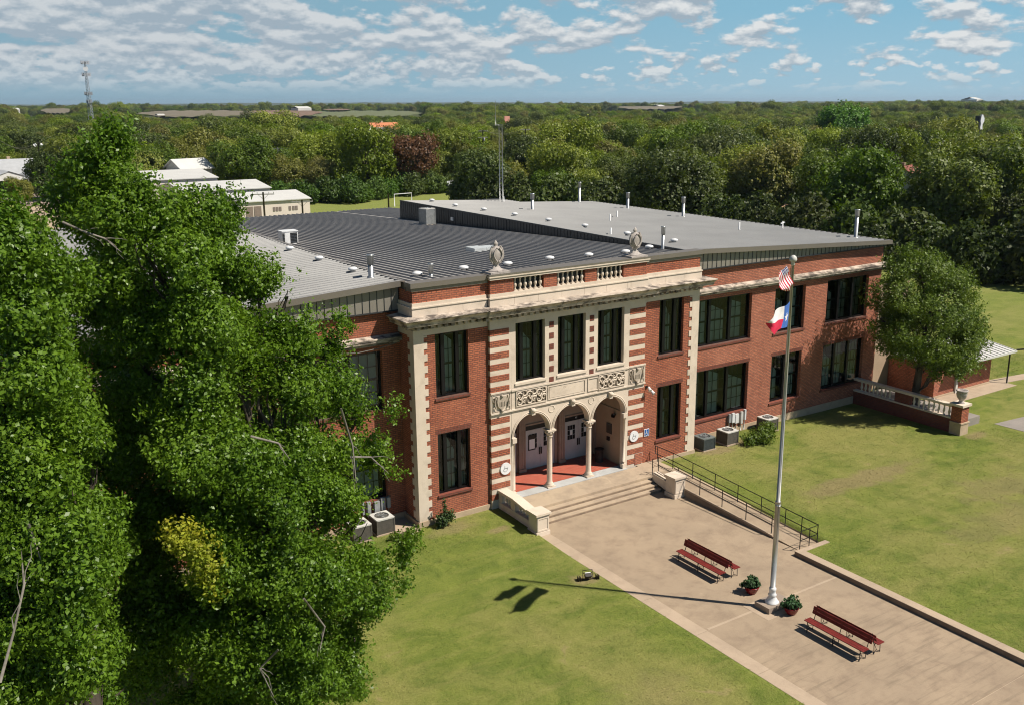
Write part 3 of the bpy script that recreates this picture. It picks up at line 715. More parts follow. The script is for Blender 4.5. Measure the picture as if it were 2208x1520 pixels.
# --- corner quoins with toothed inner edge
for s in (-1, 1):
    mb = MB()
    a, b = sorted((s*(H+.02), s*7.97)); mb.box(a, b, -.030, 0.02, .46, 9.134)
    z = .55
    k = 0
    while z < 9.1:
        a, b = sorted((s*7.97, s*7.80)); mb.box(a, b, -.028, 0.01, z, min(z+.31, 9.12)); z += .531
    a, b = sorted((s*(H+.02), s*(H-.01))); mb.box(a, b, .021, .35, .46, 9.134)
    z = .55
    while z < 9.1:
        a, b = sorted((s*(H+.018), s*(H-.01))); mb.box(a, b, .351, .55, z, min(z+.31, 9.12)); z += .531
    part(mb, 'quoin', STONE)
# base course
for s in (-1, 1):
    mb = MB(); a, b = sorted((s*(H+.07), s*4.62)); mb.box(a, b, -.07, .05, -.1, .46)
    a, b = sorted((s*(H-.01), s*(H+.07))); mb.box(a, b, .045, YW-.045, -.1, .458); part(mb, 'foundation', BASEST)

# --- entrance pavilion
STR = [8.95-.541*k for k in range(6)]; LSTR = [4.72-.541*k for k in range(8)]
for s in (-1, 1):                       # banded piers
    mb = MB(); a, b = sorted((s*4.655, s*3.50))
    mb.box(a, b, YP, .28, .2, 9.134, skip='k'); p_ = part(mb, 'banded_pier', STONE)
    for zt in STR+LSTR:
        if zt-.29 > .5: a, b = sorted((s*4.66, s*3.62)); mb = MB(); mb.box(a, b, YP-.012, .27, zt-.29, zt); part(mb, 'brick_band', BRICK, p_)
mb = MB(); mb.box(4.12, 4.62, YP-.02, YP, .55, 1.15); part(mb, 'brick_patch', BRICK2)
# upper stone zone with three windows
m0, m1 = 6.241, 9.16; wins = [(-2.418-.832, -2.418+.832), (-.832, .832), (2.418-.832, 2.418+.832)]
mb = MB(); wall(mb, -3.5, 3.5, 5.95, 9.135, YP-.002, [(a, b, m0, m1-.06) for a, b in wins], .25)
part(mb, 'window_surround', STONE)
for a, b in wins:
    f = window(a, b, m0, m1-.06, YP, [.45, 1, .5], sill=STONE, deep=.2)
for s in (-1, 1):
    for zt in STR: mb = MB(); mb.box(s*1.21-.13, s*1.21+.13, YP-.016, YP, zt-.30, zt-.02); part(mb, 'brick_inset', BRICK3)
# carved band
mb = MB(); mb.box(-3.52, 3.52, YP-.04, .1, 5.0, 5.95); mb.box(-3.54, 3.54, YP-.10, YP-.041, 5.90, 5.985); mb.box(-4.68, 4.68, YP-.09, YP-.03, 4.93, 5.0)
for s in (-1, 1): a, b = sorted((s*3.541, s*4.68)); mb.box(a, b, YP-.03, .05, 5.0, 5.99); mb.box(a, b, YP-.08, YP-.031, 5.92, 5.992)
band = part(mb, 'carved_band', STONE)
def frame_rect(mb, x0, x1, z0, z1, y, w, d):
    mb.box(x0, x1, y-d, y, z1-w, z1); mb.box(x0, x1, y-d, y, z0, z0+w); mb.box(x0, x0+w, y-d, y, z0+w, z1-w); mb.box(x1-w, x1, y-d, y, z0+w, z1-w)
mb = MB()
frame_rect(mb, -1.45, .80, 5.12, 5.80, YP-.041, .045, .035); mb.box(-1.36, .71, YP-.055, YP-.0405, 5.2, 5.73); part(mb, 'inscription_panel', STONE, band)
mb = MB()
for s in (-1, 1):
    xa, xb = sorted((s*.95, s*1.6)) if s > 0 else (-3.5, -3.28)
    if s > 0: frame_rect(mb, xa, xb, 5.12, 5.80, YP-.041, .04, .035)
part(mb, 'blank_panel', STONE, band)
# pierced vine panels
for (xa, xb) in ((-3.25, -1.58), (1.66, 3.27)):
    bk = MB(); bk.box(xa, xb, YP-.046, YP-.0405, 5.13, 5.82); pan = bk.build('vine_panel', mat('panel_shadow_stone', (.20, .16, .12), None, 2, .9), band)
    vn = MB(); w = xb-xa; rr = random.Random(3 if xa < 0 else 5)
    for i in range(6):
        for j in range(2):
            cx = xa+w*(i+.5)/6; cz = 5.30+.34*j+(.05 if i % 2 else -.02)
            pts = []
            for k in range(10):
                t = k/9*math.pi*1.65+(.6 if (i+j) % 2 else 2.3); r_ = .155-.009*k
                pts.append((cx+r_*math.cos(t)*(1 if (i+j) % 2 else -1), YP-.075, cz+r_*math.sin(t)))
            vn.tube(pts, [.042]*6+[.036, .03, .028, .04], 6)
            if rr.random() < .6: vn.lathe([(.001, -.04), (.05, 0), (.001, .04)], (cx, YP-.08, cz), 8)
    vn.tube([(xa+w*t/20, YP-.07, 5.475+.10*math.sin(t*1.9)) for t in range(21)], .034, 6)
    vn.build('vine_carving', STONE, pan)
    ed = MB(); frame_rect(ed, xa-.04, xb+.04, 5.09, 5.86, YP-.041, .04, .05); ed.build('panel_frame', STONE, pan)
# shields over the piers
for s in (-1, 1):
    mb = MB(); cx = s*4.1; cz = 5.47
    frame_rect(mb, cx-.50, cx+.50, 5.05, 5.90, YP-.03, .035, .03)
    prof = []
    pts = [(-.24, .30), (.24, .30), (.26, .05), (.20, -.18), (0, -.36), (-.20, -.18), (-.26, .05)]
    b0 = len(mb.v); f_ = [(cx+px, YP-.12, cz+pz) for px, pz in pts]; mb.face(f_)
    for i in range(len(pts)):
        a, b = pts[i], pts[(i+1) % len(pts)]; mb.face([(cx+a[0], YP-.12, cz+a[1]), (cx+b[0], YP-.12, cz+b[1]), (cx+b[0]*1.12, YP-.031, cz+b[1]*1.12), (cx+a[0]*1.12, YP-.031, cz+a[1]*1.12)])
    for k in range(4): mb.box(cx-.12+.08*k, cx-.085+.08*k, YP-.145, YP-.121, cz-.15, cz+.06)
    for q in (-1, 1):
        mb.tube([(cx+q*(.30+.08*math.sin(t/9*math.pi)), YP-.10, cz+.34-.66*t/9) for t in range(10)], [.03, .045, .04, .035, .03, .03, .03, .035, .03, .02], 6)
        mb.tube([(cx+q*(.42+.03*math.sin(t)), YP-.07, cz+.26-.5*t/7) for t in range(8)], .025, 6)
    mb.lathe([(.001, -.07), (.07, -.03), (.08, .02), (.001, .07)], (cx, YP-.14, cz-.40), 10); mb.lathe([(.001, -.06), (.1, 0), (.001, .08)], (cx, YP-.12, cz+.33), 10)
    part(mb, 'carved_shield', mat('carving_stone', (.50, .42, .33), (.42, .35, .28), 4, .9, stain=((.22, .18, .14), 5, .6)))
# arcade
ARC = [(-2.364, 1.03), (0, 1.06), (2.364, 1.03)]; ZS = 3.55; ZB = 4.96; DP = .34
mb = MB(); EX = 3.52
edges = [-EX]
def archz(x):
    for c, r_ in ARC:
        if abs(x-c) < r_: return ZS+math.sqrt(max(0, r_*r_-(x-c)**2))
    return ZS
for c, r_ in ARC:
    xs = [c-r_*math.cos(math.pi*k/24) for k in range(25)]
    for i in range(24):
        a, b = xs[i], xs[i+1]; za = ZS+math.sqrt(max(0, r_*r_-(a-c)**2)); zb = ZS+math.sqrt(max(0, r_*r_-(b-c)**2))
        mb.face([(a, YP-.01, za), (b, YP-.01, zb), (b, YP-.01, ZB), (a, YP-.01, ZB)])
        mb.face([(b, YP+DP, zb), (a, YP+DP, za), (a, YP+DP, ZB), (b, YP+DP, ZB)])
        mb.face([(a, YP-.01, za), (a, YP+DP, za), (b, YP+DP, zb), (b, YP-.01, zb)])
segs = [(-EX, ARC[0][0]-ARC[0][1]), (ARC[0][0]+ARC[0][1], ARC[1][0]-ARC[1][1]), (ARC[1][0]+ARC[1][1], ARC[2][0]-ARC[2][1]), (ARC[2][0]+ARC[2][1], EX)]
for a, b in segs:
    mb.box(a, b, YP-.01, YP+DP, ZS, ZB)
for s in (-1, 1):
    a, b = sorted((s*3.40, s*3.52)); mb.box(a, b, YP-.02, YP+DP, .53, ZS-.001)
arcade = part(mb, 'arcade', STONE)
for c, r_ in ARC:                        # archivolt mouldings
    mb = MB()
    for ro, yy_, w in ((r_+.05, YP-.02, .035), (r_+.12, YP-.03, .028)):
        mb.tube([(c-ro*math.cos(math.pi*k/28), yy_, ZS+ro*math.sin(math.pi*k/28)) for k in range(29)], w, 6)
    mb.build('archivolt', STONE, arcade)
    mb = MB(); mb.obox((c, YP-.09, ZS+r_+.13), (1, 0, 0), (0, 1, 0), (0, 0, 1), .10, .09, .16); mb.lathe([(.001, -.12), (.12, -.02), (.13, .06), (.001, .14)], (c+.02, YP-.14, ZS+r_+.17), 10)
    mb.build('keystone', STONE, arcade)
for s in (-1, 1):
    mb = MB(); mb.tube([(s*1.21+.17*math.cos(t/16*2*math.pi), YP-.012, 4.62+.17*math.sin(t/16*2*math.pi)) for t in range(17)], .022, 6)
    mb.build('roundel', STONE, arcade)
def column(x, y):
    mb = MB(); r_ = .135
    mb.box(x-.23, x+.23, y-.23, y+.23, .531, .60); mb.lathe([(.22, .60), (.225, .66), (.17, .69), (.19, .73), (.155, .77), (r_+.01, .80), (r_, .9), (r_, 1.6), (r_-.012, 3.05), (r_-.012, 3.14), (r_+.02, 3.16), (r_+.01, 3.20)], (x, y, 0), 20)
    mb.lathe([(r_, 3.2), (.15, 3.26), (.20, 3.36), (.19, 3.40), (.23, 3.46)], (x, y, 0), 12)
    mb.box(x-.24, x+.24, y-.24, y+.24, 3.461, 3.549)
    for k in range(8):
        t = k*math.pi/4+.39; mb.lathe([(.001, -.06), (.055, 0), (.05, .05), (.001, .08)], (x+.2*math.cos(t), y+.2*math.sin(t), 3.38), 6)
    return part(mb, 'column', STONE)
column(-1.208, YP+.16); column(1.208, YP+.16)
for s in (-1, 1):
    mb = MB(); mb.tube([(s*3.39, YP+.02, .9), (s*3.39, YP+.02, 3.3)], .06, 10); mb.box(s*3.39-.12, s*3.39+.12, YP-.08, YP+.15, 3.3, 3.54); mb.box(s*3.39-.11, s*3.39+.11, YP-.07, YP+.14, .53, .78)
    part(mb, 'engaged_column', STONE)
# porch interior
DY = 2.49
mb = MB()
for s in (-1, 1): mb.face([(s*3.50, .0, .53), (s*3.50, DY, .53), (s*3.50, DY, 5.0), (s*3.50, 0, 5.0)])
mb.face([(-3.5, .1, 4.85), (3.5, .1, 4.85), (3.5, DY, 4.85), (-3.5, DY, 4.85)])
part(mb, 'porch_wall', STUCCO)
mb = MB()
for s in (-1, 1):
    for z in (3.45, 4.05): a, b = sorted((s*3.499, s*3.46)); mb.box(a, b, .2, DY, z, z+.07)
part(mb, 'porch_moulding', STUCCO)
mb = MB(); mb.face([(-3.5, .32, .534), (3.5, .32, .534), (3.5, DY, .534), (-3.5, DY, .534)]); part(mb, 'porch_tiles', TILE)
mb = MB(); mb.box(-3.52, 3.52, -.32, .319, .3, .530); part(mb, 'threshold', THRES)
# back wall of the porch: three double doors, pilasters, transoms
doors = [(-3.36, -1.5), (-.965, .9), (1.5, 3.36)]
mb = MB(); wall(mb, -3.5, 3.5, .53, 4.86, DY, [(a, b, .53, 2.92) for a, b in doors]+[(a, b, 3.66, 4.42) for a, b in doors], .12); part(mb, 'porch_back_wall', PILM)
mb = MB()
for x in (-3.46, -1.27, 1.23, 3.44):
    for w, d in ((.20, .14),): mb.box(x-w if abs(x) < 3 else x-.04, x+w if abs(x) < 3 else x+.04, DY-d, DY-.001, .535, 3.55)
    if abs(x) < 3:
        for q in (-.13, 0, .13): mb.box(x+q-.02, x+q+.02, DY-.165, DY-.141, .7, 3.4)
        mb.box(x-.23, x+.23, DY-.2, DY-.141, .535, .70); mb.box(x-.24, x+.24, DY-.2, DY-.001, 3.551, 3.66)
for a, b in doors: mb.box(a, b, DY-.08, DY-.001, 3.52, 3.64); mb.box(a, b, DY-.05, DY-.001, 2.93, 3.02)
part(mb, 'pilasters', PILM)
for di, (a, b) in enumerate(doors):
    mb = MB(); mb.box(a+.01, b-.01, DY+.05, DY+.10, 2.66, 2.915); hd = part(mb, 'door_header', BLACKF)
    fr = MB(); mb2 = MB()
    for k in range(5):
        xx = a+(b-a)*k/4; fr.box(xx-.02, xx+.02, DY+.04, DY+.09, 3.66, 4.42)
    fr.box(a, b, DY+.04, DY+.09, 4.02, 4.06)
    tr = part(fr, 'transom_window', DOORW); gg = MB(); gg.face([(a, DY+.07, 3.66), (b, DY+.07, 3.66), (b, DY+.07, 4.42), (a, DY+.07, 4.42)]); gg.build('glass', VOID, tr)
    mid = (a+b)/2
    for q, (p0, p1) in enumerate(((a+.02, mid-.006), (mid+.006, b-.02))):
        d_ = MB(); d_.box(p0, p1, DY+.05, DY+.10, .54, 2.65); dr = part(d_, 'door', DOORW)
        if di == 0: continue
        g = MB()
        ww = (p1-p0); gx0 = p0+ww*.22; gw = ww*.56
        for i in range(3):
            for j in range(3):
                if i == 1 and j == 1: continue
                g.box(gx0+gw*i/3+.014, gx0+gw*(i+1)/3-.014, DY+.035, DY+.0495, 1.62+.27*j+.014, 1.62+.27*(j+1)-.014)
        g.build('door_glass', VOID, dr)
        h = MB(); hx = p1-.07 if q == 0 else p0+.03; h.box(hx, hx+.045, DY-.01, DY+.0495, 1.25, 1.62); h.build('handle', BENCHI, dr)
        n_ = MB(); n_.box(gx0+gw/3+.01, gx0+gw*2/3-.01, DY+.032, DY+.0495, 1.88, 2.15); n_.build('paper_notice', PLAS, dr)
    if di == 1:
        nt = MB(); nt.box(a+.18, a+.62, DY+.020, DY+.0495, 1.55, 2.38); nt2 = nt.build('notice_frame', BENCHI, hd); nn = MB(); nn.box(a+.23, a+.57, DY+.012, DY+.0195, 1.62, 2.15); nn.build('notice', PLAS, nt2)

def text(body, size, loc, rot, m, parent, name='lettering', ext=.004):
    cu = bpy.data.curves.new(name, 'FONT'); cu.body = body; cu.size = size; cu.extrude = ext; cu.align_x = 'CENTER'; cu.align_y = 'CENTER'
    tmp = bpy.data.objects.new('tmp', cu); C.objects.link(tmp); bpy.context.view_layer.update()
    me = bpy.data.meshes.new_from_object(tmp.evaluated_get(bpy.context.evaluated_depsgraph_get())); bpy.data.objects.remove(tmp)
    me.materials.clear(); me.materials.append(m); o = bpy.data.objects.new(name, me); C.objects.link(o); o.location = loc; o.rotation_euler = rot; o.parent = parent; return o
text('41', .15, (2.30, DY+.046, 2.79), (R(90), 0, 0), PLAS, school, 'door_number')
FAINT = mat('faint_inscription', (.50, .41, .32), None, 3, .9)
text('OF', .15, (-.45, YP-.0555, 5.60), (R(90), 0, 0), FAINT, band, 'inscription', .002)
# brass plaque and small fittings on the right porch wall
mb = MB(); mb.box(3.46, 3.498, 1.0, 1.42, 2.05, 2.60); part(mb, 'plaque', mat('bronze_plaque', (.10, .085, .07), None, 8, .5, .4))
mb = MB(); mb.box(3.42, 3.497, 1.15, 1.35, 1.65, 1.85); mb.tube([(3.40, .75, 3.25), (3.3, .70, 3.10)], [.12, .10], 10); part(mb, 'wall_lantern', BENCHI)

# --- balustrade above the cornice
PX = [(-4.62, -3.35), (-1.66, -.92), (.76, 1.45), (3.13, 4.62)]
bal = None
mb = MB(); mb.box(-4.68, 4.68, YP-.13, .46, 11.255, 11.36); mb.box(-4.72, 4.72, YP-.17, .48, 11.361, 11.45); bal = part(mb, 'balustrade_rail', STONE)
mb = MB(); mb.box(-4.735, 4.735, YP-.185, .50, 11.4505, 11.52); mb.build('rail_cap', TRIM, bal)
for a, b in PX: mb = MB(); mb.box(a, b, YP-.02, .30, 10.605, 11.254); mb.build('brick_pier', BRICK, bal)
for a, b in ((PX[0][1], PX[1][0]), (PX[1][1], PX[2][0]), (PX[2][1], PX[3][0])):
    for k in range(6):
        x = a+(b-a)*(k+.5)/6
        if k == 5 or k == 0: x += (-.0)
        mb = MB(); mb.box(x-.085, x+.085, YP+.0, YP+.17, 10.603, 10.66); mb.box(x-.08, x+.08, YP+.005, YP+.165, 11.20, 11.254)
        mb.lathe([(.05, 10.66), (.065, 10.69), (.035, 10.72), (.05, 10.78), (.082, 10.86), (.07, 10.94), (.042, 11.0), (.034, 11.06), (.05, 11.09), (.035, 11.12), (.055, 11.17), (.06, 11.20)], (x, YP+.085, 0), 10)
        mb.build('baluster', STONE, bal)
mb = MB(); mb.box(-3.4, 3.2, .10, .14, 10.60, 11.25); mb.build('shade_panel', DARKM, bal)  # dark sheet added to stand in for the shade behind the balusters
URN = mat('weathered_urn', (.47, .42, .38), (.36, .32, .29), 5, .9, bump=.3, stain=((.12, .10, .09), 4, .8))
for x in (-4.10, 4.06):
    mb = MB(); y = .12; mb.box(x-.52, x+.52, y-.40, y+.40, 11.521, 11.60); mb.lathe([(.42, 11.60), (.40, 11.64), (.24, 11.72), (.18, 11.80), (.12, 11.85), (.15, 11.90), (.24, 12.02), (.32, 12.22), (.345, 12.42), (.31, 12.58), (.20, 12.68), (.10, 12.72), (.09, 12.76), (.12, 12.80), (.11, 12.86), (.05, 12.94), (.01, 12.99)], (x, y, 0), 18, 1, .62)
    for q in (-1, 1):
        mb.tube([(x+q*(.20+.16*math.sin(t/10*math.pi)), y-.05, 12.72-.78*t/10) for t in range(11)], [.05, .06, .06, .05, .05, .05, .05, .045, .04, .035, .02], 7)
        mb.tube([(x+q*(.05+.17*math.sin(t/10*math.pi)), y-.21, 12.66-.62*t/10) for t in range(11)], .035, 6)
    part(mb, 'stone_urn', URN)

# --- roof furniture (fixed to the roof)
def vent(x, y, z, r_=.24):
    r_ *= .80
    mb = MB(); mb.lathe([(r_*.62, -.04), (r_*.66, .12), (r_*1.1, .115), (r_*1.15, .17), (r_*1.0, .215), (r_*.5, .25), (.01, .26)], (x, y, z), 14); part(mb, 'roof_vent', VENTW)
for x, y in ((10.53, 33.4), (10.07, 28.75), (10.37, 25.0), (10.43, 20.9), (10.48, 16.8), (10.53, 12.8), (10.2, 8.15), (10.4, 4.2)): vent(x, y, zR(x))
for x, y in ((-6.66, 2.9), (-4.04, 3.15), (-1.67, 2.93), (1.04, 3.2), (3.27, 2.85), (5.48, 2.55), (7.75, 3.3)): vent(x, y, zC(y), .26)
for x, y in ((-9.02, 13.0), (-9.04, 8.86), (-9.05, 4.75)): vent(x, y, zL(x))
def flue(x, y, z, h, r_=.12):
    mb = MB(); mb.lathe([(r_*2.0, 0), (r_*1.3, .05), (r_, .08), (r_, h-.42)], (x, y, z-.02), 12); mb.lathe([(r_*1.35, h-.43), (r_*1.35, h-.06), (r_*1.5, h-.05), (r_*1.5, h), (.01, h+.01)], (x, y, z), 12); part(mb, 'flue_pipe', GALV)
for x, y, h in ((14.93, 25.33, 1.25), (24.13, 31.6, 1.75), (24.31, 25.2, 1.3), (23.69, 17.87, 1.5), (25.1, 3.15, 1.8)): flue(x, y, zR(x), h)
flue(-8.95, 3.0, zL(-8.95), 1.03, .12); flue(-6.25, 2.34, zC(2.3), .62, .09); flue(8.03, 2.5, zC(2.5), 1.28, .085)
def stub(x, y, h):
    mb = MB(); z = zR(x); mb.lathe([(.12, 0), (.055, .06), (.05, h), (.01, h+.01)], (x, y, z-.01), 10); part(mb, 'vent_pipe', VENTW)
for x, y, h in ((15.12, 16, .5), (17.7, 18.4, .5), (9.48, 8.83, .42), (20.55, 9.0, .52)): stub(x, y, h)
mb = MB(); x, y = 24.81, 9.05; z = zR(x); mb.lathe([(.12, 0), (.055, .06), (.05, .5), (.01, .51)], (x, y, z-.01), 10); mb.tube([(x-.18, y, z+.34), (x+.2, y, z+.40)], .05, 8); part(mb, 'vent_pipe', VENTW)
mb = MB(); xh, yh = .95, 9.8; zh = zC(yh)
mb.box(xh-.72, xh+.05, yh-.5, yh+.5, zh-.03, zh+.24); mb.box(xh+.12, xh+.8, yh-.42, yh+.42, zh-.03, zh+.22); mb.box(xh+.051, xh+.119, yh-.2, yh+.2, zh, zh+.12)
part(mb, 'roof_hatch', mat('pale_hatch', (.52, .55, .55), None, 3, .5))
mb = MB(); mb.box(8.20, 8.272, 25.9, 26.2, 10.55, 10.8); part(mb, 'wall_vent', VENTW)

# radio mast standing behind the ridge
t = thing('antenna_mast', 'thin three legged lattice antenna mast rising behind the right roof', 'mast', (17.0, 33.0, 10.85))
mb = MB()
for k in range(3):
    a = k*2*math.pi/3+.5; mb.tube([(.17*math.cos(a), .17*math.sin(a), 0), (.17*math.cos(a), .17*math.sin(a), 6.4)], .030, 6)
for i in range(16):
    z = i*.4
    for k in range(3):
        a = k*2*math.pi/3+.5; b = a+2*math.pi/3; mb.tube([(.17*math.cos(a), .17*math.sin(a), z), (.17*math.cos(b), .17*math.sin(b), z+.4)], .008, 4, False)
mb.build('lattice', GALV, t)
mb = MB(); mb.tube([(0, 0, 6.35), (-.45, .1, 6.35)], .02, 6); mb.tube([(-.45, .1, 6.3), (-.45, .1, 8.3)], .016, 6); mb.build('whip_antenna', GALV, t)
mb = MB(); mb.tube([(.1, -.2, 0), (.1, -.2, .45)], .05, 8); mb.build('base_stub', VENTW, t)

# ------------------------------------------------------------------ entrance stairs
RISER = mat('worn_riser', (.20, .145, .10), (.30, .22, .155), 2.5, .95)
st = thing('entrance_steps', 'broad tan concrete entrance steps below the arches', 'steps')
mb = MB(); mb.box(-3.80, 4.24, -1.77, -.325, -.1, .50); mb.box(-3.80, 3.80, -1.7735, -1.7705, .376, .465); mb.box(4.24, 5.62, -1.62, -.075, -.1, .498); mb.build('landing', STEPC, st)
for k in range(3):
    mb = MB(); mb.box(-3.80, 3.80, -1.771-.30*(k+1)+.0, -1.771-.30*k-.0005, -.1, .375-.125*k); o_ = mb.build('step', STEPC, st); mb = MB(); mb.box(-3.80, 3.80, -1.7740-.30*(k+1), -1.7712-.30*(k+1), 0.001, .375-.125*k-.03); mb.build('riser', RISER, o_)
def cheek(s):
    """stone balustrade flanking the steps"""
    nm = 'stair_balustrade'; lb = 'stone stair balustrade with turned openings on the left of the entrance steps' if s < 0 else 'short broken off stone handrail on the right of the entrance steps'
    t = thing(nm, lb, 'balustrade'); x0, x1 = (-4.34, -3.83) if s < 0 else (3.83, 4.22)
    if s < 0:
        mb = MB(); mb.box(x0+.02, x1-.02, -2.86, -.16, -.1, .52); mb.box(x0, x1, -3.0, -.16, -.1, .12); mb.build('plinth', STONE, t)
        mb = MB(); mb.box(x0, x1, -1.42, -.16, .99, 1.12)
        b = len(mb.v)
        for y, z in ((-1.42, 1.12), (-2.86, .92)):
            for xx, dz in ((x0, -.13), (x1, -.13), (x1, 0), (x0, 0)): mb.v.append((xx, y, z+dz))
        for q in ((0, 4, 5, 1), (1, 5, 6, 2), (2, 6, 7, 3), (3, 7, 4, 0)): mb.f.append(tuple(b+i for i in q)); mb.mi.append(0); mb.sm.append(False)
        mb.build('handrail', STONE, t)
        for y0, y1 in ((-.42, -.16), (-1.58, -1.20)):
            mb = MB(); mb.box(x0+.05, x1-.05, y0, y1, .521, .989 if y1 < -.5 and y0 > -1.4 else .965); mb.build('post', STONE, t)
        for y in (-.60, -.82, -1.03, -1.78, -2.05, -2.32, -2.60):
            zt = .988 if y > -1.42 else .99-(-y-1.42)*.139
            mb = MB(); h = zt-.522; mb.lathe([(.085, .522), (.085, .522+h*.08), (.045, .522+h*.14), (.09, .522+h*.38), (.05, .522+h*.66), (.05, .522+h*.80), (.08, .522+h*.9), (.08, zt)], (-4.09, y, 0), 10); mb.build('baluster', STONE, t)
    else:
        mb = MB()
        b = len(mb.v); q8 = ((x0+.0, -2.0, .30, .62), (x0+.0, -3.08, .10, .52))
        for y, zb_, zt in ((-1.95, .35, .72), (-3.09, .12, .62)):
            for xx, zz in ((x0, zb_), (x1, zb_), (x1, zt), (x0, zt)): mb.v.append((xx, y, zz))
        for q in ((0, 1, 2, 3), (7, 6, 5, 4), (0, 4, 5, 1), (1, 5, 6, 2), (2, 6, 7, 3), (3, 7, 4, 0)): mb.f.append(tuple(b+i for i in q)); mb.mi.append(0); mb.sm.append(False)
        mb.beam((x0+.10, -1.98, .76), (x0+.10, -3.09, .66), .10, .06); mb.beam((x0+.30, -1.98, .75), (x0+.30, -3.09, .65), .10, .06)
        mb.build('handrail', STONE, t)
    cx = -4.06 if s < 0 else 4.01; y0, y1 = (-3.55, -2.87) if s < 0 else (-3.80, -3.12)
    lbp = 'panelled stone pedestal at the foot of the steps on the lawn side' if s < 0 else 'panelled stone pedestal at the foot of the steps beside the ramp'
    p = thing('stone_pedestal', lbp, 'pedestal', group='stone pedestals flanking the steps')
    mb = MB(); w = .33; mb.box(cx-w, cx+w, y0, y1, -.1, 1.0)
    mb.build('shaft', STONE, p); mb = MB(); mb.box(cx-w-.04, cx+w+.04, y0-.04, y1+.04, -.1, .20); mb.build('plinth', STONE, p)
    mb = MB(); mb.box(cx-w-.03, cx+w+.03, y0-.03, y1+.03, .93, 1.001); mb.box(cx-w-.08, cx+w+.08, y0-.08, y1+.08, 1.002, 1.10); mb.build('cap', STONE, p)
    mb = MB(); frame_rect(mb, cx-w+.02, cx+w-.02, .24, .90, y0, .07, .02); mb.build('panel_frame', STONE, p)
cheek(-1); cheek(1)

# ------------------------------------------------------------------ ramp and railing
def rz(y): return .5 if y > -1.62 else max(.012, .5*(y+11.2)/9.58)
t = thing('concrete_ramp', 'long concrete wheelchair ramp sloping from the landing down to the plaza', 'ramp')
mb = MB(); xa, xb = 4.27, 5.60
b = len(mb.v)
for y, z in ((-1.621, .5), (-11.2, .012)):
    for xx, zz in ((xa, -.1), (xb, -.1), (xb, z), (xa, z)): mb.v.append((xx, y, zz))
for q in ((0, 1, 2, 3), (7, 6, 5, 4), (0, 4, 5, 1), (1, 5, 6, 2), (2, 6, 7, 3), (3, 7, 4, 0)): mb.f.append(tuple(b+i for i in q)); mb.mi.append(0); mb.sm.append(False)
mb.build('ramp_slab', PLAZA, t)
mb = MB(); mb.face([(4.256, -3.9, .004), (4.256, -9.6, .004), (4.256, -9.6, rz(-9.6)-.02), (4.256, -3.9, rz(-3.9)-.02)][::-1]); mb.build('shade_side', SHADEF, t)  # dark sheet painting shade on the plaza side of the ramp
mb = MB()
for xx0, xx1, yend in ((4.262, 4.36, -9.6), (5.58, 5.68, -11.35)):
    b = len(mb.v)
    for y in (-1.63, yend):
        for xx, zz in ((xx0, -.1), (xx1, -.1), (xx1, rz(y)+.05), (xx0, rz(y)+.05)): mb.v.append((xx, y, zz))
    for q in ((0, 1, 2, 3), (7, 6, 5, 4), (0, 4, 5, 1), (1, 5, 6, 2), (2, 6, 7, 3), (3, 7, 4, 0)): mb.f.append(tuple(b+i for i in q)); mb.mi.append(0); mb.sm.append(False)
mb.build('edge_kerb', KERB, t)
def railing(lb, pts, posts, extra=()):
    t = thing('ramp_railing', lb, 'railing', group='black ramp railings')
    for hgt in (.86, .43):
        mb = MB(); mb.tube([(x, y, z+hgt) for x, y, z in pts], .021, 8); mb.build('rail', RAILB, t)
    for x, y in posts:
        mb = MB(); z = rz(y) if len(pts) > 3 else rz(y); mb.tube([(x, y, z), (x, y, z+.86)], .021, 8); mb.build('post', RAILB, t)
    for a in extra: mb = MB(); mb.tube(a, .021, 8); mb.build('end_bar', RAILB, t)
ox = 5.50
railing('black steel railing along the lawn side of the ramp, turning at its foot', [(ox, -.22, .5), (ox, -1.62, .5), (ox, -11.12, rz(-11.1)+.02), (4.25, -11.2, .08)],
        [(ox, y) for y in (-.40, -1.61, -3.1, -4.7, -6.25, -7.77, -9.25, -10.2, -11.1)]+[(4.25, -11.2), (4.9, -11.16)], [[(ox, -.22, .93), (ox, -.22, 1.36)]])
ix = 4.46
railing('black steel railing along the plaza side of the ramp', [(4.02, -1.70, .5), (ix, -1.66, .5), (ix, -9.4, rz(-9.4))], [(4.02, -1.70), (ix, -1.66), (ix, -3.15), (ix, -4.72), (ix, -6.25), (ix, -7.8), (ix, -9.38)])

# ------------------------------------------------------------------ flagpole, flags
fp = thing('flagpole', 'tall tapering metal flagpole on a square concrete block in the middle of the plaza', 'flagpole', (-.43, -13.88, 0))
mb = MB(); mb.box(-.50, .74, -.33, .42, 0, .235); o_ = mb.build('pedestal', mat('pedestal_concrete', (.33, .26, .20), (.26, .21, .17), 2, .9), fp)
mb = MB(); mb.box(-.85, 1.05, -.62, .70, .001, .0085); mb.build('worn_patch', KERB, fp)
mb = MB(); mb.lathe([(.27, .235), (.275, .27), (.22, .31), (.20, .38), (.14, .46), (.15, .52), (.17, .56), (.13, .62), (.12, .72), (.14, .76), (.14, .83), (.11, .88)], (0, 0, 0), 20); mb.build('base_collar', VENTW, fp)
mb = MB(); mb.tube([(0, 0, .85), (0, 0, 4.30)], [.105, .098], 16); mb.tube([(0, 0, 4.26), (0, 0, 4.42)], .112, 16); mb.tube([(0, 0, 4.4), (0, 0, 9.3), (0, 0, 13.4)], [.078, .066, .05], 16); mb.build('shaft', POLE, fp)
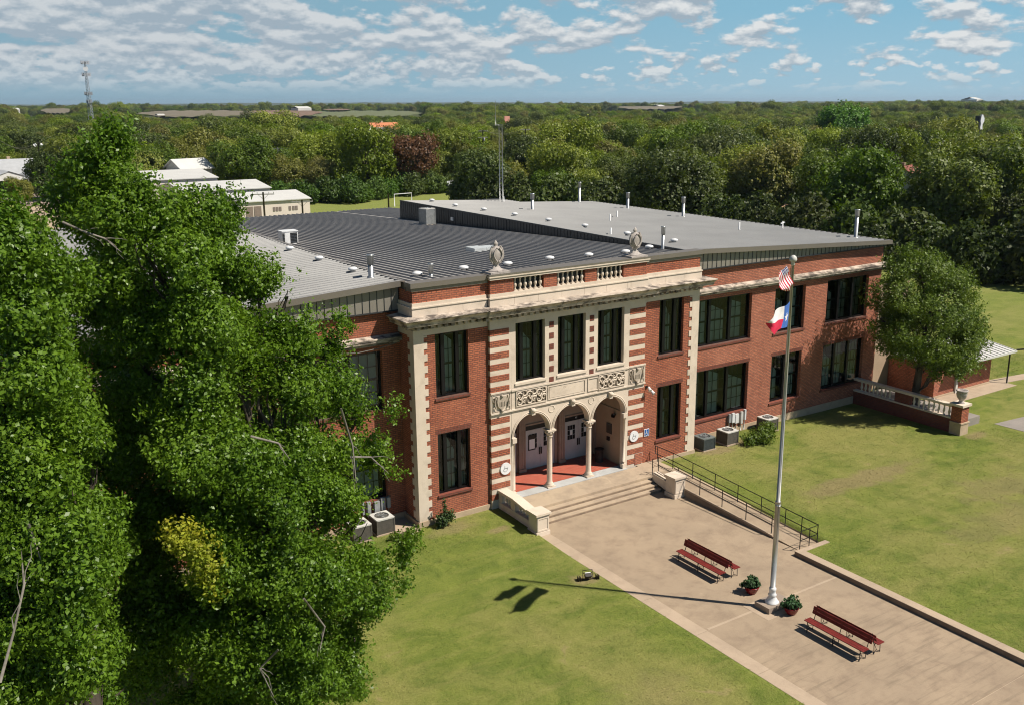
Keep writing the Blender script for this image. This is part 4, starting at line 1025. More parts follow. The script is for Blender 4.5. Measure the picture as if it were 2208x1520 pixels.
mb = MB(); mb.lathe([(.055, 13.36), (.075, 13.42), (.06, 13.50), (.12, 13.52), (.135, 13.59), (.11, 13.67), (.05, 13.73), (.01, 13.74)], (0, 0, 0), 16); mb.build('finial', ACW, fp)
mb = MB(); mb.tube([(-.02, -.08, 1.4), (-.07, -.10, 6), (-.10, -.10, 13.4)], .010, 5); mb.tube([(-.16, -.10, 9.9), (-.13, -.02, 13.3)], .010, 5); mb.build('halyard', WIRE, fp)
FR_ = mat('flag_red', (.45, .010, .030), None, 3, .8); FW_ = mat('flag_white', (.80, .78, .78), None, 3, .8); FB_ = mat('flag_navy', (.030, .035, .13), None, 3, .8); FB2 = mat('flag_blue', (.06, .16, .50), None, 3, .8); FR2 = mat('flag_crimson', (.66, .020, .07), None, 3, .8)
def bez(cols, s, t_):
    """interpolate a grid of control pixels (rows along t, columns along s)"""
    r_ = len(cols)-1; c_ = len(cols[0])-1
    def lerp(a, b, k): return (a[0]+(b[0]-a[0])*k, a[1]+(b[1]-a[1])*k)
    i = min(int(t_*r_), r_-1); j = min(int(s*c_), c_-1); u = t_*r_-i; w = s*c_-j
    return lerp(lerp(cols[i][j], cols[i][j+1], w), lerp(cols[i+1][j], cols[i+1][j+1], w), u)
def flag(name, label, grid, ns, nt, colf, mats_, amp):
    mb = MB(); base = at(1700, 640, y=-13.88)
    nrm = Vector((-math.sin(.594), -math.cos(.594), 0))
    V = {}
    for i in range(nt+1):
        for j in range(ns+1):
            u, v = bez(grid, j/ns, i/nt); rr = ray(1640+u/7.24, 530+v/7.24); q0 = Vector((-.43, -13.98, 0)); fn = Vector((.42, -.907, 0)); p = CAM+rr*((q0-CAM).dot(fn)/rr.dot(fn))
            off = amp*math.sin(j/ns*math.pi*3.0+i/nt*1.3)*min(1, .15+j/ns)
            p = p + nrm*off; p.x += 0
            V[i, j] = len(mb.v); mb.v.append(tuple(p))
    for i in range(nt):
        for j in range(ns):
            mb.f.append((V[i, j], V[i+1, j], V[i+1, j+1], V[i, j+1])); mb.mi.append(colf((j+.5)/ns, (i+.5)/nt)); mb.sm.append(True)
    o = mb.build(name, mats_); tag(o, label, 'flag', 'flags on the pole'); return o
us = [[(412, 318), (440, 420), (478, 520), (512, 612)], [(355, 375), (400, 460), (440, 560), (478, 640)], [(305, 395), (350, 520), (385, 620), (455, 722)], [(284, 455), (310, 560), (345, 650), (400, 725)], [(284, 600), (300, 650), (315, 680), (335, 702)]]
def uscol(s, t_):
    if s < .30 and t_ < .42:
        k = int(s*40)+int(t_*26)*2
        return 2 if (int(s*34) % 2 or int(t_*30) % 2) else 1
    return 0 if int(t_*13) % 2 == 0 else 1
flag('flag', 'United States flag hanging furled from the top of the flagpole', us, 44, 52, uscol, [FR_, FW_, FB_], .16)
tx = [[(458, 868), (375, 945), (230, 1020), (112, 1195)], [(448, 960), (372, 1050), (220, 1120), (104, 1204)], [(436, 1080), (365, 1155), (230, 1185), (100, 1215)], [(425, 1180), (345, 1240), (230, 1280), (98, 1240)], [(412, 1262), (330, 1302), (195, 1375), (105, 1250)]]
def star(s, t_):
    cx, cy = .165, .5; dx = (s-cx)/.115; dy = (t_-cy)/.22; r_ = math.hypot(dx, dy); a = (math.atan2(dx, -dy)) % (2*math.pi/5)
    a = min(a, 2*math.pi/5-a); return r_ < .223/(.223*math.cos(a)+.693*math.sin(a))
def txcol(s, t_):
    if s < .333: return 1 if star(s, t_) else 2
    return 1 if t_ < .5 else 0
flag('flag', 'Lone Star flag blowing out below the furled one on the flagpole', tx, 54, 40, txcol, [FR2, FW_, FB2], .20)

# ------------------------------------------------------------------ benches
def bench(loc, label):
    t = thing('bench', label, 'bench', loc, 0, 'double sided red benches')
    L = 2.62
    for s in (-1, 1):
        mb = MB()
        for k in range(3): a, b = sorted((s*(.245+.118*k), s*(.245+.118*k+.108))); mb.box(a, b, -L/2, L/2, .43, .455)
        mb.build('seat', BENCHR, t)
        mb = MB()
        for k, (dx, z) in enumerate(((.125, .66), (.085, .80))):
            mb.obox((s*dx, 0, z), (0, 1, 0), Vector((s*.30, 0, .95)).normalized().cross(Vector((0, 1, 0))), Vector((-s*.30, 0, .95)).normalized(), L/2, .012, .062)
        mb.build('backrest', BENCHR, t)
    for y in (-L/2+.14, 0, L/2-.14):
        mb = MB()
        for s in (-1, 1):
            mb.tube([(s*.57, y, 0), (s*.55, y, .41), (s*.20, y, .41), (s*.175, y, .46), (s*.05, y, .88)], .016, 6)
            mb.tube([(s*.20, y, .41), (s*.24, y, .0)], .014, 6); mb.tube([(s*.57, y, .03), (s*.40, y+.05, .10), (s*.24, y, .03)], .012, 6)
            mb.tube([(s*.40, y, .10), (s*.40, y+.22, .42)], .010, 5)
        mb.build('leg_frame', BENCHI, t)
    return t
bench((-.20, -10.1, 0), 'dark red double sided slatted bench between the steps and the flagpole')
bench((-.18, -17.05, .003), 'dark red double sided slatted bench on the road side of the flagpole')

# ------------------------------------------------------------------ foliage helpers
def leaf_cloud(P, N_, size, rng, up_bias=.25, jitter=1.0, aspect=.62):
    """diamond leaves at points P facing roughly along N_"""
    n = len(P); nr = N_+rng.normal(0, .75*jitter, (n, 3)); nr[:, 2] += up_bias; nr /= np.linalg.norm(nr, axis=1)[:, None]+1e-9
    a = rng.normal(0, 1, (n, 3)); a[:, 2] -= .5; t = np.cross(nr, a); t /= np.linalg.norm(t, axis=1)[:, None]+1e-9; b = np.cross(nr, t)
    s = size*rng.uniform(.6, 1.35, n)[:, None]
    V = np.empty((n, 4, 3)); V[:, 0] = P-b*s*.5; V[:, 1] = P+t*s*.5*aspect+nr*s*.08; V[:, 2] = P+b*s*.55; V[:, 3] = P-t*s*.5*aspect+nr*s*.08
    return V.reshape(-1, 3)
def quads(n): return np.arange(n*4, dtype=np.int64).reshape(n, 4)
def crown_points(lobes, ntwig, rng, per, spread, hollow=.55, gap=.0, gscale=.5, seed=0, bottom=None, outdir=.6, thin=.42, long=1.25):
    """twig clusters through the outer part of a set of ellipsoid lobes (cx,cy,cz,rx,ry,rz)"""
    L = np.array(lobes, float); vol = (L[:, 3]*L[:, 4]*L[:, 5])**(2/3); pr = vol/vol.sum()
    k = rng.choice(len(L), ntwig, p=pr); d = rng.normal(0, 1, (ntwig, 3)); d /= np.linalg.norm(d, axis=1)[:, None]
    r = rng.uniform(hollow**2, 1.0, ntwig)**.5; r *= 1+.10*np.sin(d[:, 0]*7+k)*np.cos(d[:, 2]*6+k*2)
    P = L[k, :3]+d*L[k, 3:]*r[:, None]; Dn = d.copy()
    keep = np.ones(ntwig, bool)
    for i in range(len(L)):
        q = (P-L[i, :3])/L[i, 3:]; inside = (np.linalg.norm(q, axis=1) < hollow*.93) & (k != i); keep &= ~inside
    if gap > 0:
        g = np.sin(P[:, 0]*gscale*2.1+seed)*np.cos(P[:, 1]*gscale*1.7+seed*2)+np.sin(P[:, 2]*gscale*2.3+P[:, 0]*gscale)*.8+np.sin(P[:, 1]*gscale*4+P[:, 2]*gscale*3.1)*.4
        keep &= g > -1.2+gap
    if bottom is not None: keep &= P[:, 2] > bottom
    P = P[keep]; Dn = Dn[keep]; n = len(P)
    Dt = Dn*outdir+np.array([0, 0, .45])+rng.normal(0, .25, (n, 3)); Dt /= np.linalg.norm(Dt, axis=1)[:, None]
    tt = rng.uniform(-1, 1, (n, per))[:, :, None]; off = rng.normal(0, spread*thin, (n, per, 3))*(1.15-.75*np.abs(tt))
    PP = (P[:, None, :]+Dt[:, None, :]*tt*spread*long+off).reshape(-1, 3); NN = np.repeat(Dn, per, axis=0)
    return PP, NN
def limb(mb, a, b, r0, r1, rnd_, seg=5, wob=.12, n=7):
    a = Vector(a); b = Vector(b); L = (b-a).length; pts = []; rr = []
    for i in range(seg+1):
        t_ = i/seg; w = wob*L*math.sin(t_*math.pi)
        pts.append(a.lerp(b, t_)+Vector((rnd_.uniform(-w, w), rnd_.uniform(-w, w), rnd_.uniform(-w, w)*.5+.06*L*math.sin(t_*math.pi)))); rr.append(r0+(r1-r0)*t_)
    mb.tube(pts, rr, n); return pts

# potted plants
def potted(loc, label, seed):
    t = thing('potted_plant', label, 'potted plant', loc, 0, 'red pots beside the flagpole'); rng = np.random.default_rng(seed)
    mb = MB(); mb.lathe([(.15, 0), (.20, .04), (.27, .18), (.29, .27), (.31, .28), (.31, .31), (.27, .31), (.25, .27)], (0, 0, 0), 20); mb.build('pot', POTR, t)
    mb = MB(); mb.lathe([(.001, .262), (.26, .265), (.26, .27), (.001, .275)], (0, 0, 0), 16); mb.build('soil', SOIL, t)
    lob = [(0, 0, .46, .30, .30, .20), (.14, .08, .52, .18, .18, .16), (-.16, -.05, .48, .20, .20, .16), (.02, -.16, .44, .2, .18, .14), (-.28, .16, .36, .14, .14, .10), (.30, -.08, .34, .12, .12, .12)]
    P, N_ = crown_points(lob, 150, rng, 8, .055, .3); np_mesh('foliage', leaf_cloud(P, N_, .11, rng, .6), quads(len(P)), leaf_mat('pot_plant_leaf', (.030, .085, .022), (.060, .14, .045), None, .2, 3), t)
    mb = MB(); rn = random.Random(seed)
    for k in range(14): a = rn.uniform(0, 6.28); r_ = rn.uniform(.05, .3); mb.tube([(0, 0, .27), (.6*r_*math.cos(a), .6*r_*math.sin(a), .42), (r_*math.cos(a), r_*math.sin(a), .5)], .006, 4)
    mb.build('stems', mat('green_stem', (.05, .08, .02), None, 3, .7), t)
potted((-.22, -12.62, 0), 'red pot of leafy plants between bench and flagpole block', 3); potted((-.17, -14.62, .003), 'red pot of upright green plants at the road side of the flagpole block', 4)

# small ground floodlight in an iron bracket
t = thing('ground_floodlight', 'small floodlight in a brown metal bracket at the lawn edge', 'floodlight', (-4.95, -8.05, .02), R(-20))
mb = MB(); mb.box(-.26, .26, -.02, .02, .0, .03); mb.tube([(-.2, 0, 0), (-.2, .02, .42), (.2, .02, .42), (.2, 0, 0)], .018, 6); mb.tube([(-.2, .02, .30), (.2, .02, .30)], .014, 6); mb.build('bracket', BENCHI, t)
mb = MB(); mb.obox((0, -.05, .20), (1, 0, 0), (0, .8, .6), (0, -.6, .8), .13, .08, .09); mb.build('lamp_body', BENCHI, t)
mb = MB(); mb.obox((0, -.06, .285), (1, 0, 0), (0, .8, .6), (0, -.6, .8), .12, .07, .006); mb.build('lens', VENTW, t)
mb = MB()
for k in range(4): mb.box(-.42+.09*k if k < 2 else .18+.09*k, -.39+.09*k if k < 2 else .21+.09*k, -.1, .1, -.02, .16)
mb.build('guard_bar', BENCHI, t)

# AC units
def acunit(loc, label, rz_, tall, top, body, group):
    t = thing('air_conditioner', label, 'air conditioner', loc, rz_, group); h = tall; w = .42
    mb = MB(); mb.box(-w-.06, w+.06, -w-.06, w+.06, 0, .06); mb.build('pad', KERB, t)
    mb = MB(); mb.box(-w, w, -w, w, .061, h-.03)
    for k in range(16):
        z = .12+(h-.2)*k/16
        mb.box(-w-.008, w+.008, -w-.008, w+.008, z, z+.018)
    for sx in (-1, 1):
        for sy in (-1, 1): mb.box(sx*w-.025, sx*w+.025, sy*w-.025, sy*w+.025, .061, h-.03)
    mb.build('cabinet', body, t)
    mb = MB(); n = 24
    b = len(mb.v); r_ = .33
    for k in range(n):
        a = 2*math.pi*k/n; mb.v.append((r_*math.cos(a), r_*math.sin(a), h+.01))
    for k in range(n):
        a = 2*math.pi*k/n; q = max(abs(math.cos(a)), abs(math.sin(a))); mb.v.append(((w+.02)*math.cos(a)/q, (w+.02)*math.sin(a)/q, h))
    for k in range(n): k2 = (k+1) % n; mb.f.append((b+k, b+n+k, b+n+k2, b+k2)); mb.mi.append(0); mb.sm.append(False)
    mb.box(-w-.02, w+.02, -w-.02, w+.02, h-.06, h-.001, skip='t'); mb.build('top_rim', top, t)
    mb = MB(); mb.lathe([(.33, h-.05), (.33, h-.045)], (0, 0, 0), 20); mb.build('fan_well', ACD, t)
    mb = MB()
    for r2 in (.08, .16, .24, .32): mb.tube([(r2*math.cos(k/20*6.2832), r2*math.sin(k/20*6.2832), h+.015) for k in range(21)], .005, 4)
    for k in range(6): a = k*math.pi/6; mb.tube([(-.33*math.cos(a), -.33*math.sin(a), h+.02), (.33*math.cos(a), .33*math.sin(a), h+.02)], .005, 4)
    mb.build('grille', GALV, t)
    mb = MB()
    for k in range(4): a = k*math.pi/2; mb.obox((.16*math.cos(a), .16*math.sin(a), h-.03), (math.cos(a), math.sin(a), 0), (-math.sin(a), math.cos(a), .4), (0, -.4, 1), .14, .05, .004)
    mb.build('fan', GALV, t); return t
G1 = 'air conditioners on the ground by the walls'
ACT = mat('ac_grey_green', (.16, .18, .175), (.12, .135, .13), 5, .5)
acunit((9.46, .20, .24), 'dark green grey air conditioner nearest the right corner of the centre block', 0, .74, ACT, mat('ac_body_slate', (.060, .072, .072), (.045, .055, .055), 6, .5), G1)
acunit((11.25, .18, .22), 'cream topped air conditioner between two others by the right wing', 0, .80, ACW, mat('ac_body_brown', (.13, .115, .095), (.10, .09, .075), 6, .6), G1)
acunit((14.95, .58, .16), 'cream topped air conditioner partly behind the green shrub', 0, .80, ACW, mat('ac_body_brown', (.13, .115, .095)), G1)
acunit((-10.05, .62, .20), 'cream topped air conditioner nearer the left corner of the centre block', 0, .78, ACW, mat('ac_body_brown', (.13, .115, .095)), G1)
acunit((-11.25, .45, .20), 'cream topped air conditioner half hidden by the big tree leaves', 0, .80, ACW, mat('ac_body_brown', (.13, .115, .095)), G1)
G2 = 'air conditioners on the roof'
acunit((7.15, 27.9, zC(27.9)), 'round cornered grey air conditioner on the roof against the dark siding', .2, 1.25, ACW, mat('ac_body_light', (.26, .27, .27), (.20, .21, .21), 6, .5), G2)
t = thing('rooftop_unit', 'white box air conditioner with dark louvres half hidden by the left roof ridge', 'air conditioner', (-5.6, 22.6, zC(22.6)), 0)
mb = MB(); mb.box(-.50, .50, -.40, .40, .02, .82); mb.build('cabinet', VENTW, t)
mb = MB()
for a, b in ((-.505, -.36), (.0, .45)):
    for k in range(7): mb.box(a, b, -.415, -.401, .10+.095*k, .175+.095*k)
mb.build('louvre', ACD, t); mb = MB(); mb.box(-.53, .53, -.43, .43, .821, .87); mb.build('lid', VENTW, t)

# electrical boxes and conduits on the walls
def meters(x, y, zb, label, mats2, s=1):
    t = thing('electrical_boxes', label, 'electrical box', (x, y, 0))
    for k, (dx, w, z0, z1, m_) in enumerate(((0, .16, .85, 1.35, SGREY), (.28, .20, .80, 1.38, VENTW), (.58, .26, .72, 1.28, WHITE), (.98, .16, .62, 1.34, ACW), (1.26, .10, .80, 1.42, VENTW))):
        mb = MB(); mb.box(s*dx-w/2, s*dx+w/2, -.16, -.002, z0+zb, z1+zb); mb.build('cabinet', m_ if mats2 is None else mats2, t)
        mb = MB(); mb.tube([(s*dx, -.06, .2), (s*dx+.02, -.06, z0+zb)], .025, 6); mb.build('conduit', VENTW if mats2 is None else mats2, t)
meters(12.55, YW, .02, 'row of white and grey electrical boxes on the right wing wall', None)
meters(-9.35, YW, .1, 'shaded grey electrical boxes on the left wing wall by the corner', SGREY, -1)
t = thing('wall_vent_cap', 'small white vent cap behind the corner air conditioner', 'vent', (9.35, YW, .95)); mb = MB(); mb.box(-.08, .08, -.14, -.002, 0, .16); mb.box(-.10, .10, -.20, -.141, -.04, .10); mb.build('hood', VENTW, t)
# cable along the left wing
mb = MB(); mb.tube([(-14, YW-.03, .95), (-12, YW-.05, 1.0), (-10.6, YW-.05, 1.28), (-9.2, YW-.04, 1.50)], .02, 6); tag(mb.build('wall_cable', WIRE), 'dark cable sagging along the left wing wall', 'cable')
mb = MB(); mb.tube([(-11.6, YW-.36, 8.62), (-10.6, YW-.36, 8.52), (-9.6, YW-.34, 8.58), (-8.6, YW-.3, 8.72)], .02, 6); tag(mb.build('hanging_cable', WIRE), 'pale cable hanging under the stone ledge of the left wing', 'cable')
t = thing('mounted_box', 'cream utility box on the left wing wall above the air conditioners', 'utility box', (-11.35, YW, 1.15)); mb = MB(); mb.box(-.2, .2, -.14, -.002, -.22, .24); mb.box(-.21, .21, -.15, -.141, -.23, .25); mb.build('cabinet', ACW, t)

# signs
def disc(x, z, label):
    t = thing('round_sign', label, 'sign', (x, YP-.035, z), 0, 'round white signs on the banded piers')
    mb = MB(); n = 28; r_ = .295
    f = [(r_*math.cos(2*math.pi*k/n), 0, r_*math.sin(2*math.pi*k/n)) for k in range(n)]
    mb.face([(a, -.03, c) for a, _, c in f]); mb.face([(a, .02, c) for a, _, c in f][::-1])
    for k in range(n): a, b = f[k], f[(k+1) % n]; mb.face([(a[0], .02, a[2]), (b[0], .02, b[2]), (b[0], -.03, b[2]), (a[0], -.03, a[2])])
    mb.build('disc', PLAS, t)
    mb = MB(); G = -.033
    def bar(x0, z0, x1, z1, w=.02): mb.beam((x0, G, z0), (x1, G, z1), .004, w)
    bar(-.06, .14, -.06, .03, .03); bar(-.10, .03, .09, .03, .022)
    mb.tube([(-.03+.10*math.cos(t_), G, -.06+.075*math.sin(t_)) for t_ in [R(a) for a in range(100, 380, 20)]], .010, 5)
    bar(.12, .06, .06, -.10, .02); bar(.02, .02, .10, -.02, .018)
    mb.build('emblem', SGREY, t)
disc(-3.90, 2.13, 'round white sign on the left banded pier'); disc(4.02, 2.17, 'round white sign on the right banded pier')
t = thing('accessibility_sign', 'blue wheelchair symbol sign on the brick right of the entrance', 'sign', (5.02, -.02, 2.13))
mb = MB(); mb.box(-.17, .17, -.012, .015, -.20, .20); mb.build('plate', PLAS, t); mb = MB(); mb.box(-.145, .145, -.017, -.0125, -.175, .175); mb.build('field', SBLUE, t)
mb = MB(); mb.lathe([(.001, -.026), (.026, 0), (.001, .026)], (-.035, -.022, .12), 8); mb.beam((-.035, -.021, .09), (-.02, -.021, -.03), .004, .03); mb.beam((-.03, -.021, .035), (.05, -.021, .035), .004, .02); mb.beam((-.02, -.021, -.03), (.055, -.021, -.03), .004, .025); mb.beam((.055, -.021, -.03), (.09, -.021, -.12), .004, .025)
mb.tube([(-.02+.085*math.cos(a), -.022, -.07+.085*math.sin(a)) for a in [R(q) for q in range(110, 400, 24)]], .009, 5); mb.build('wheelchair_symbol', PLAS, t)
t = thing('security_light', 'white twin security floodlight on the brick right of the entrance', 'light', (4.95, 0, 4.65))
mb = MB(); mb.box(-.06, .06, -.05, -.001, -.06, .06); mb.tube([(0, -.05, 0), (.02, -.20, .0)], .02, 6); mb.build('mount', BENCHI, t)
for dx, dz in ((-.10, .04), (.10, -.18)):
    mb = MB(); mb.tube([(dx*.3, -.18, 0), (dx, -.30, dz), (dx*1.3, -.46, dz-.12)], [.02, .07, .10], 10); mb.build('lamp_head', VENTW, t)

# litter bin in the porch
t = thing('litter_bin', 'dark slatted litter bin with a flat lid standing in the porch', 'bin', (2.95, 1.35, .534))
mb = MB(); mb.lathe([(.22, 0), (.22, .05), (.19, .06), (.19, .62), (.23, .64), (.23, .68)], (0, 0, 0), 16)
for k in range(14): a = k/14*6.283; mb.tube([(.205*math.cos(a), .205*math.sin(a), .04), (.215*math.cos(a), .215*math.sin(a), .66)], .014, 5)
mb.build('drum', mat('bin_brown', (.05, .035, .03), None, 4, .6), t); mb = MB(); mb.lathe([(.25, .70), (.25, .73), (.10, .78), (.01, .78)], (0, 0, 0), 16); mb.tube([(.2, 0, .66), (.2, 0, .71)], .01, 5); mb.tube([(-.2, 0, .66), (-.2, 0, .71)], .01, 5); mb.build('lid', BENCHI, t)

# ------------------------------------------------------------------ shrubs
def shrub(name, label, loc, lobes, n, m, seed, leaf=.10, per=8, sp=.10):
    t = thing(name, label, 'shrub', loc); rng = np.random.default_rng(seed); P, N_ = crown_points(lobes, n, rng, per, sp, .3)
    k_ = P[:, 2] > .03; P = P[k_]; N_ = N_[k_]
    np_mesh('foliage', leaf_cloud(P, N_, leaf, rng, .4), quads(len(P)), m, t)
    mb = MB(); rn = random.Random(seed)
    for k in range(12):
        l = rn.choice(lobes); mb.tube([(0, 0, -.03), (l[0]*.5+rn.uniform(-.05, .05), l[1]*.5, l[2]*.5), (l[0]+rn.uniform(-.1, .1), l[1]+rn.uniform(-.1, .1), l[2])], [.02, .014, .005], 5)
    mb.build('stems', BARK, t); return t
shrub('shrub', 'spreading green shrub in front of the third air conditioner', (12.9, -.75, .17), [(0, 0, .45, .75, .6, .45), (-.75, 0, .38, .6, .5, .36), (.7, .15, .55, .6, .5, .5), (.2, -.4, .35, .6, .4, .32), (1.1, .3, .55, .4, .35, .4)], 620, LF_OAK, 11)
shrub('shrub', 'small dark green shrub at the foot of the left centre wall', (-7.45, -.55, .2), [(0, 0, .40, .32, .3, .36), (.28, 0, .45, .2, .2, .25), (.02, 0, .95, .08, .08, .42), (-.3, 0, .35, .14, .14, .3)], 190, leaf_mat('dark_shrub_leaf', (.030, .075, .012), (.055, .115, .02), None, .25, 2), 12)
shrub('shrub', 'low wispy shrub beside the left air conditioners', (-9.3, -.9, .12), [(0, 0, .3, .5, .4, .3), (-.6, .3, .25, .4, .3, .22)], 150, LF_OAK, 13)

# ------------------------------------------------------------------ terrace balustrade on the right
t = thing('terrace_wall', 'shaded brick terrace wall with stone balusters at the right end of the school', 'wall')
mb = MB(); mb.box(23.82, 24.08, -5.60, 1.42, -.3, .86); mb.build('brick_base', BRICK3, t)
mb = MB(); mb.box(24.081, 26.79, -5.60, 1.42, -.3, .50); mb.build('terrace_floor', WALKG, t)
mb = MB(); mb.box(23.78, 24.12, -5.60, 1.42, .861, .95); mb.build('bottom_rail', STONE, t)
mb = MB(); mb.box(23.76, 24.14, -5.60, 1.42, 1.58, 1.72); mb.build('handrail', STONE, t)
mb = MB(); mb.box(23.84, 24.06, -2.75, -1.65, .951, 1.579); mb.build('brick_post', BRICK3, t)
for y in [.9-.30*k for k in range(8)]+[-2.95-.34*k for k in range(8)]:
    mb = MB(); mb.lathe([(.07, .951), (.07, 1.0), (.04, 1.04), (.085, 1.20), (.045, 1.38), (.045, 1.48), (.07, 1.52), (.07, 1.579)], (23.95, y, 0), 8); mb.build('baluster', STONE, t)
t = thing('terrace_pier', 'brick end pier with stone cap and base at the end of the terrace wall', 'pier')
mb = MB(); mb.box(23.70, 24.40, -6.28, -5.602, .78, 1.74); mb.build('brick_shaft', BRICK, t)
mb = MB(); mb.box(23.66, 24.44, -6.32, -5.602, -.2, .70); mb.box(23.62, 24.48, -6.36, -5.603, .701, .779); mb.build('stone_base', BASEST, t)
mb = MB(); mb.box(23.60, 24.50, -6.38, -5.50, 1.741, 1.88); mb.build('cap', STONE, t)
t = thing('planter_urn', 'round stone urn on the terrace end pier', 'urn', (24.05, -5.94, 1.88))
mb = MB(); mb.lathe([(.20, 0), (.18, .05), (.10, .12), (.13, .18), (.26, .36), (.31, .56), (.29, .68), (.35, .74), (.35, .79), (.28, .80), (.24, .66)], (0, 0, 0), 20); mb.build('bowl', URN, t)
mb = MB(); mb.lathe([(.001, .66), (.25, .665), (.25, .67), (.001, .672)], (0, 0, 0), 16); mb.build('soil', SOIL, t)

# ------------------------------------------------------------------ annex
t = thing('brick_annex', 'low brick annex with a white metal canopy at the right end', 'building')
mb = MB(); mb.box(28.9, 35.35, -1.0, 2.55, -.3, 2.25); mb.build('wall', BRICK2, t)
mb = MB(); b = len(mb.v)
for x, y, z in ((30.4, -2.05, 2.28), (36.6, -2.05, 2.25), (36.6, 1.6, 2.75), (30.4, 1.6, 2.78)): mb.v.append((x, y, z))
for x, y, z in ((30.4, -2.05, 2.40), (36.6, -2.05, 2.37), (36.6, 1.6, 2.87), (30.4, 1.6, 2.90)): mb.v.append((x, y, z))
for q in ((0, 3, 2, 1), (4, 5, 6, 7), (0, 1, 5, 4), (1, 2, 6, 5), (2, 3, 7, 6), (3, 0, 4, 7)): mb.f.append(tuple(b+i for i in q)); mb.mi.append(0); mb.sm.append(False)
mb.box(28.85, 30.38, -1.05, 2.5, 2.252, 2.34)
x = 30.6
while x < 36.5: mb.beam((x, -2.05, 2.44-.005*(x-26.6)), (x, 1.6, 2.94-.005*(x-26.6)), .05, .05); x += .45
mb.build('canopy', WROOF, t)
mb = MB(); mb.tube([(36.35, -1.7, 0), (36.35, -1.7, 2.3)], .055, 8); mb.build('post', RAILB, t)
mb = MB(); mb.beam((36.6, -2.0, 2.42), (38.6, -2.3, 2.30), .05, .10); mb.build('brace', RAILB, t)
mb = MB(); mb.box(31.2, 31.42, -1.12, -1.001, 0, 2.2); mb.build('downpipe', ACW, t)
mb = MB(); mb.box(28.9, 35.38, -1.05, -1.001, -.2, .16); mb.build('base_course', BASEST, t)
t = thing('connecting_wall', 'shaded tan and brick wall linking the school end and the annex', 'wall'); mb = MB(); mb.box(25.73, 30.5, 2.6, 2.9, -.3, 7.2); mb.build('masonry', STUCCO, t)

# ------------------------------------------------------------------ near trees
def lobe(u, v, d, rpx, flat=.85):
    """crown lobe placed where the photograph shows it, at horizontal distance d; rpx is its radius in photo pixels"""
    p = at(u, v, d=d); dist = (p-CAM).length; r_ = max(8, (rpx-14)*.90)/F*dist
    return (p.x, p.y, p.z, r_, r_, r_*flat)
def big_tree(name, label, base, lobes, ntw, per, leaf, seed, m, gap=.35, bare=(), yellow=(), inner=(), gs=.55, thin=.42, long=1.25, trunk_r=.38, bottom=.6, category='tree', group=None, spread=.30):
    t = thing(name, label, category, tuple(base), 0, group); base = Vector(base); rng = np.random.default_rng(seed); rn = random.Random(seed)
    LB = [(l[0]-base.x, l[1]-base.y, l[2]-base.z, *l[3:]) for l in lobes]
    P, N_ = crown_points(LB, ntw, rng, per, spread, .42, gap, gs, seed, bottom, .55, thin, long)
    if len(P): np_mesh('crown', leaf_cloud(P, N_, leaf, rng, .30), quads(len(P)), m, t)
    if inner:
        IL = [(l[0]-base.x, l[1]-base.y, l[2]-base.z, *l[3:]) for l in inner]; P, N_ = crown_points(IL, 9800 if len(inner) > 20 else 4200, rng, 13, spread, .30, bottom=bottom)
        np_mesh('inner_crown', leaf_cloud(P, N_, leaf*1.15, rng, .3), quads(len(P)), m, t)
    if yellow:
        YL = [(l[0]-base.x, l[1]-base.y, l[2]-base.z, *l[3:]) for l in yellow]; P, N_ = crown_points(YL, 125, rng, 24, spread*.95, .25, thin=.36, long=1.7)
        o = np_mesh('yellow_branch', leaf_cloud(P, N_, leaf, rng, .3), quads(len(P)), LF_YEL, t); o['label'] = 'branch of bright yellow leaves'
    cz = [l for l in LB]; top = max(l[2]+l[5] for l in LB); cx = sum(l[0] for l in LB)/len(LB); cy = sum(l[1] for l in LB)/len(LB)
    mb = MB(); tp = [Vector((cx*q*.8+rn.uniform(-.15, .15), cy*q*.8+rn.uniform(-.15, .15), top*.66*q)) for q in (0, .12, .3, .5, .7, .88, 1)]
    tp[0] = Vector((0, 0, -.2)); mb.tube(tp, [trunk_r*1.1, trunk_r, trunk_r*.85, trunk_r*.62, trunk_r*.4, trunk_r*.2, .03], 10)
    tr = mb.build('trunk', BARK, t); mb = MB()
    for l in LB:
        if l[3] < .42 and trunk_r > .3: continue
        c = Vector(l[:3]); k = min(6, max(1, int(c.z/top*7)-1)); a = tp[k]
        pts = limb(mb, a, c, max(.05, trunk_r*.20), .035, rn, 6, .05)
        for q in range(3):
            d = Vector((rn.gauss(0, 1), rn.gauss(0, 1), rn.gauss(.3, .7))).normalized(); e = c+Vector((d.x*l[3], d.y*l[4], d.z*l[5]))*.45
            s_ = pts[rn.randint(3, 6)]; limb(mb, s_, e, .035, .010, rn, 4, .10, 5)
    mb.build('branches', BARK, tr)
    for path in bare:
        mb = MB(); pp = [Vector(p)-base for p in path]; mb.tube(pp, [.034]+[.026]*(len(pp)-2)+[.008] if len(pp) > 2 else [.05, .015], 6)
        for i in range(1, len(pp)-1):
            for q in (-1, 1):
                d = (pp[i+1]-pp[i]); e = pp[i]+d*.8+up*q*.45*d.length+rt*rn.uniform(-.2, .3); limb(mb, pp[i], e, .014, .004, rn, 4, .10, 5)
        mb.build('bare_branch', BAREW, t)
    return t
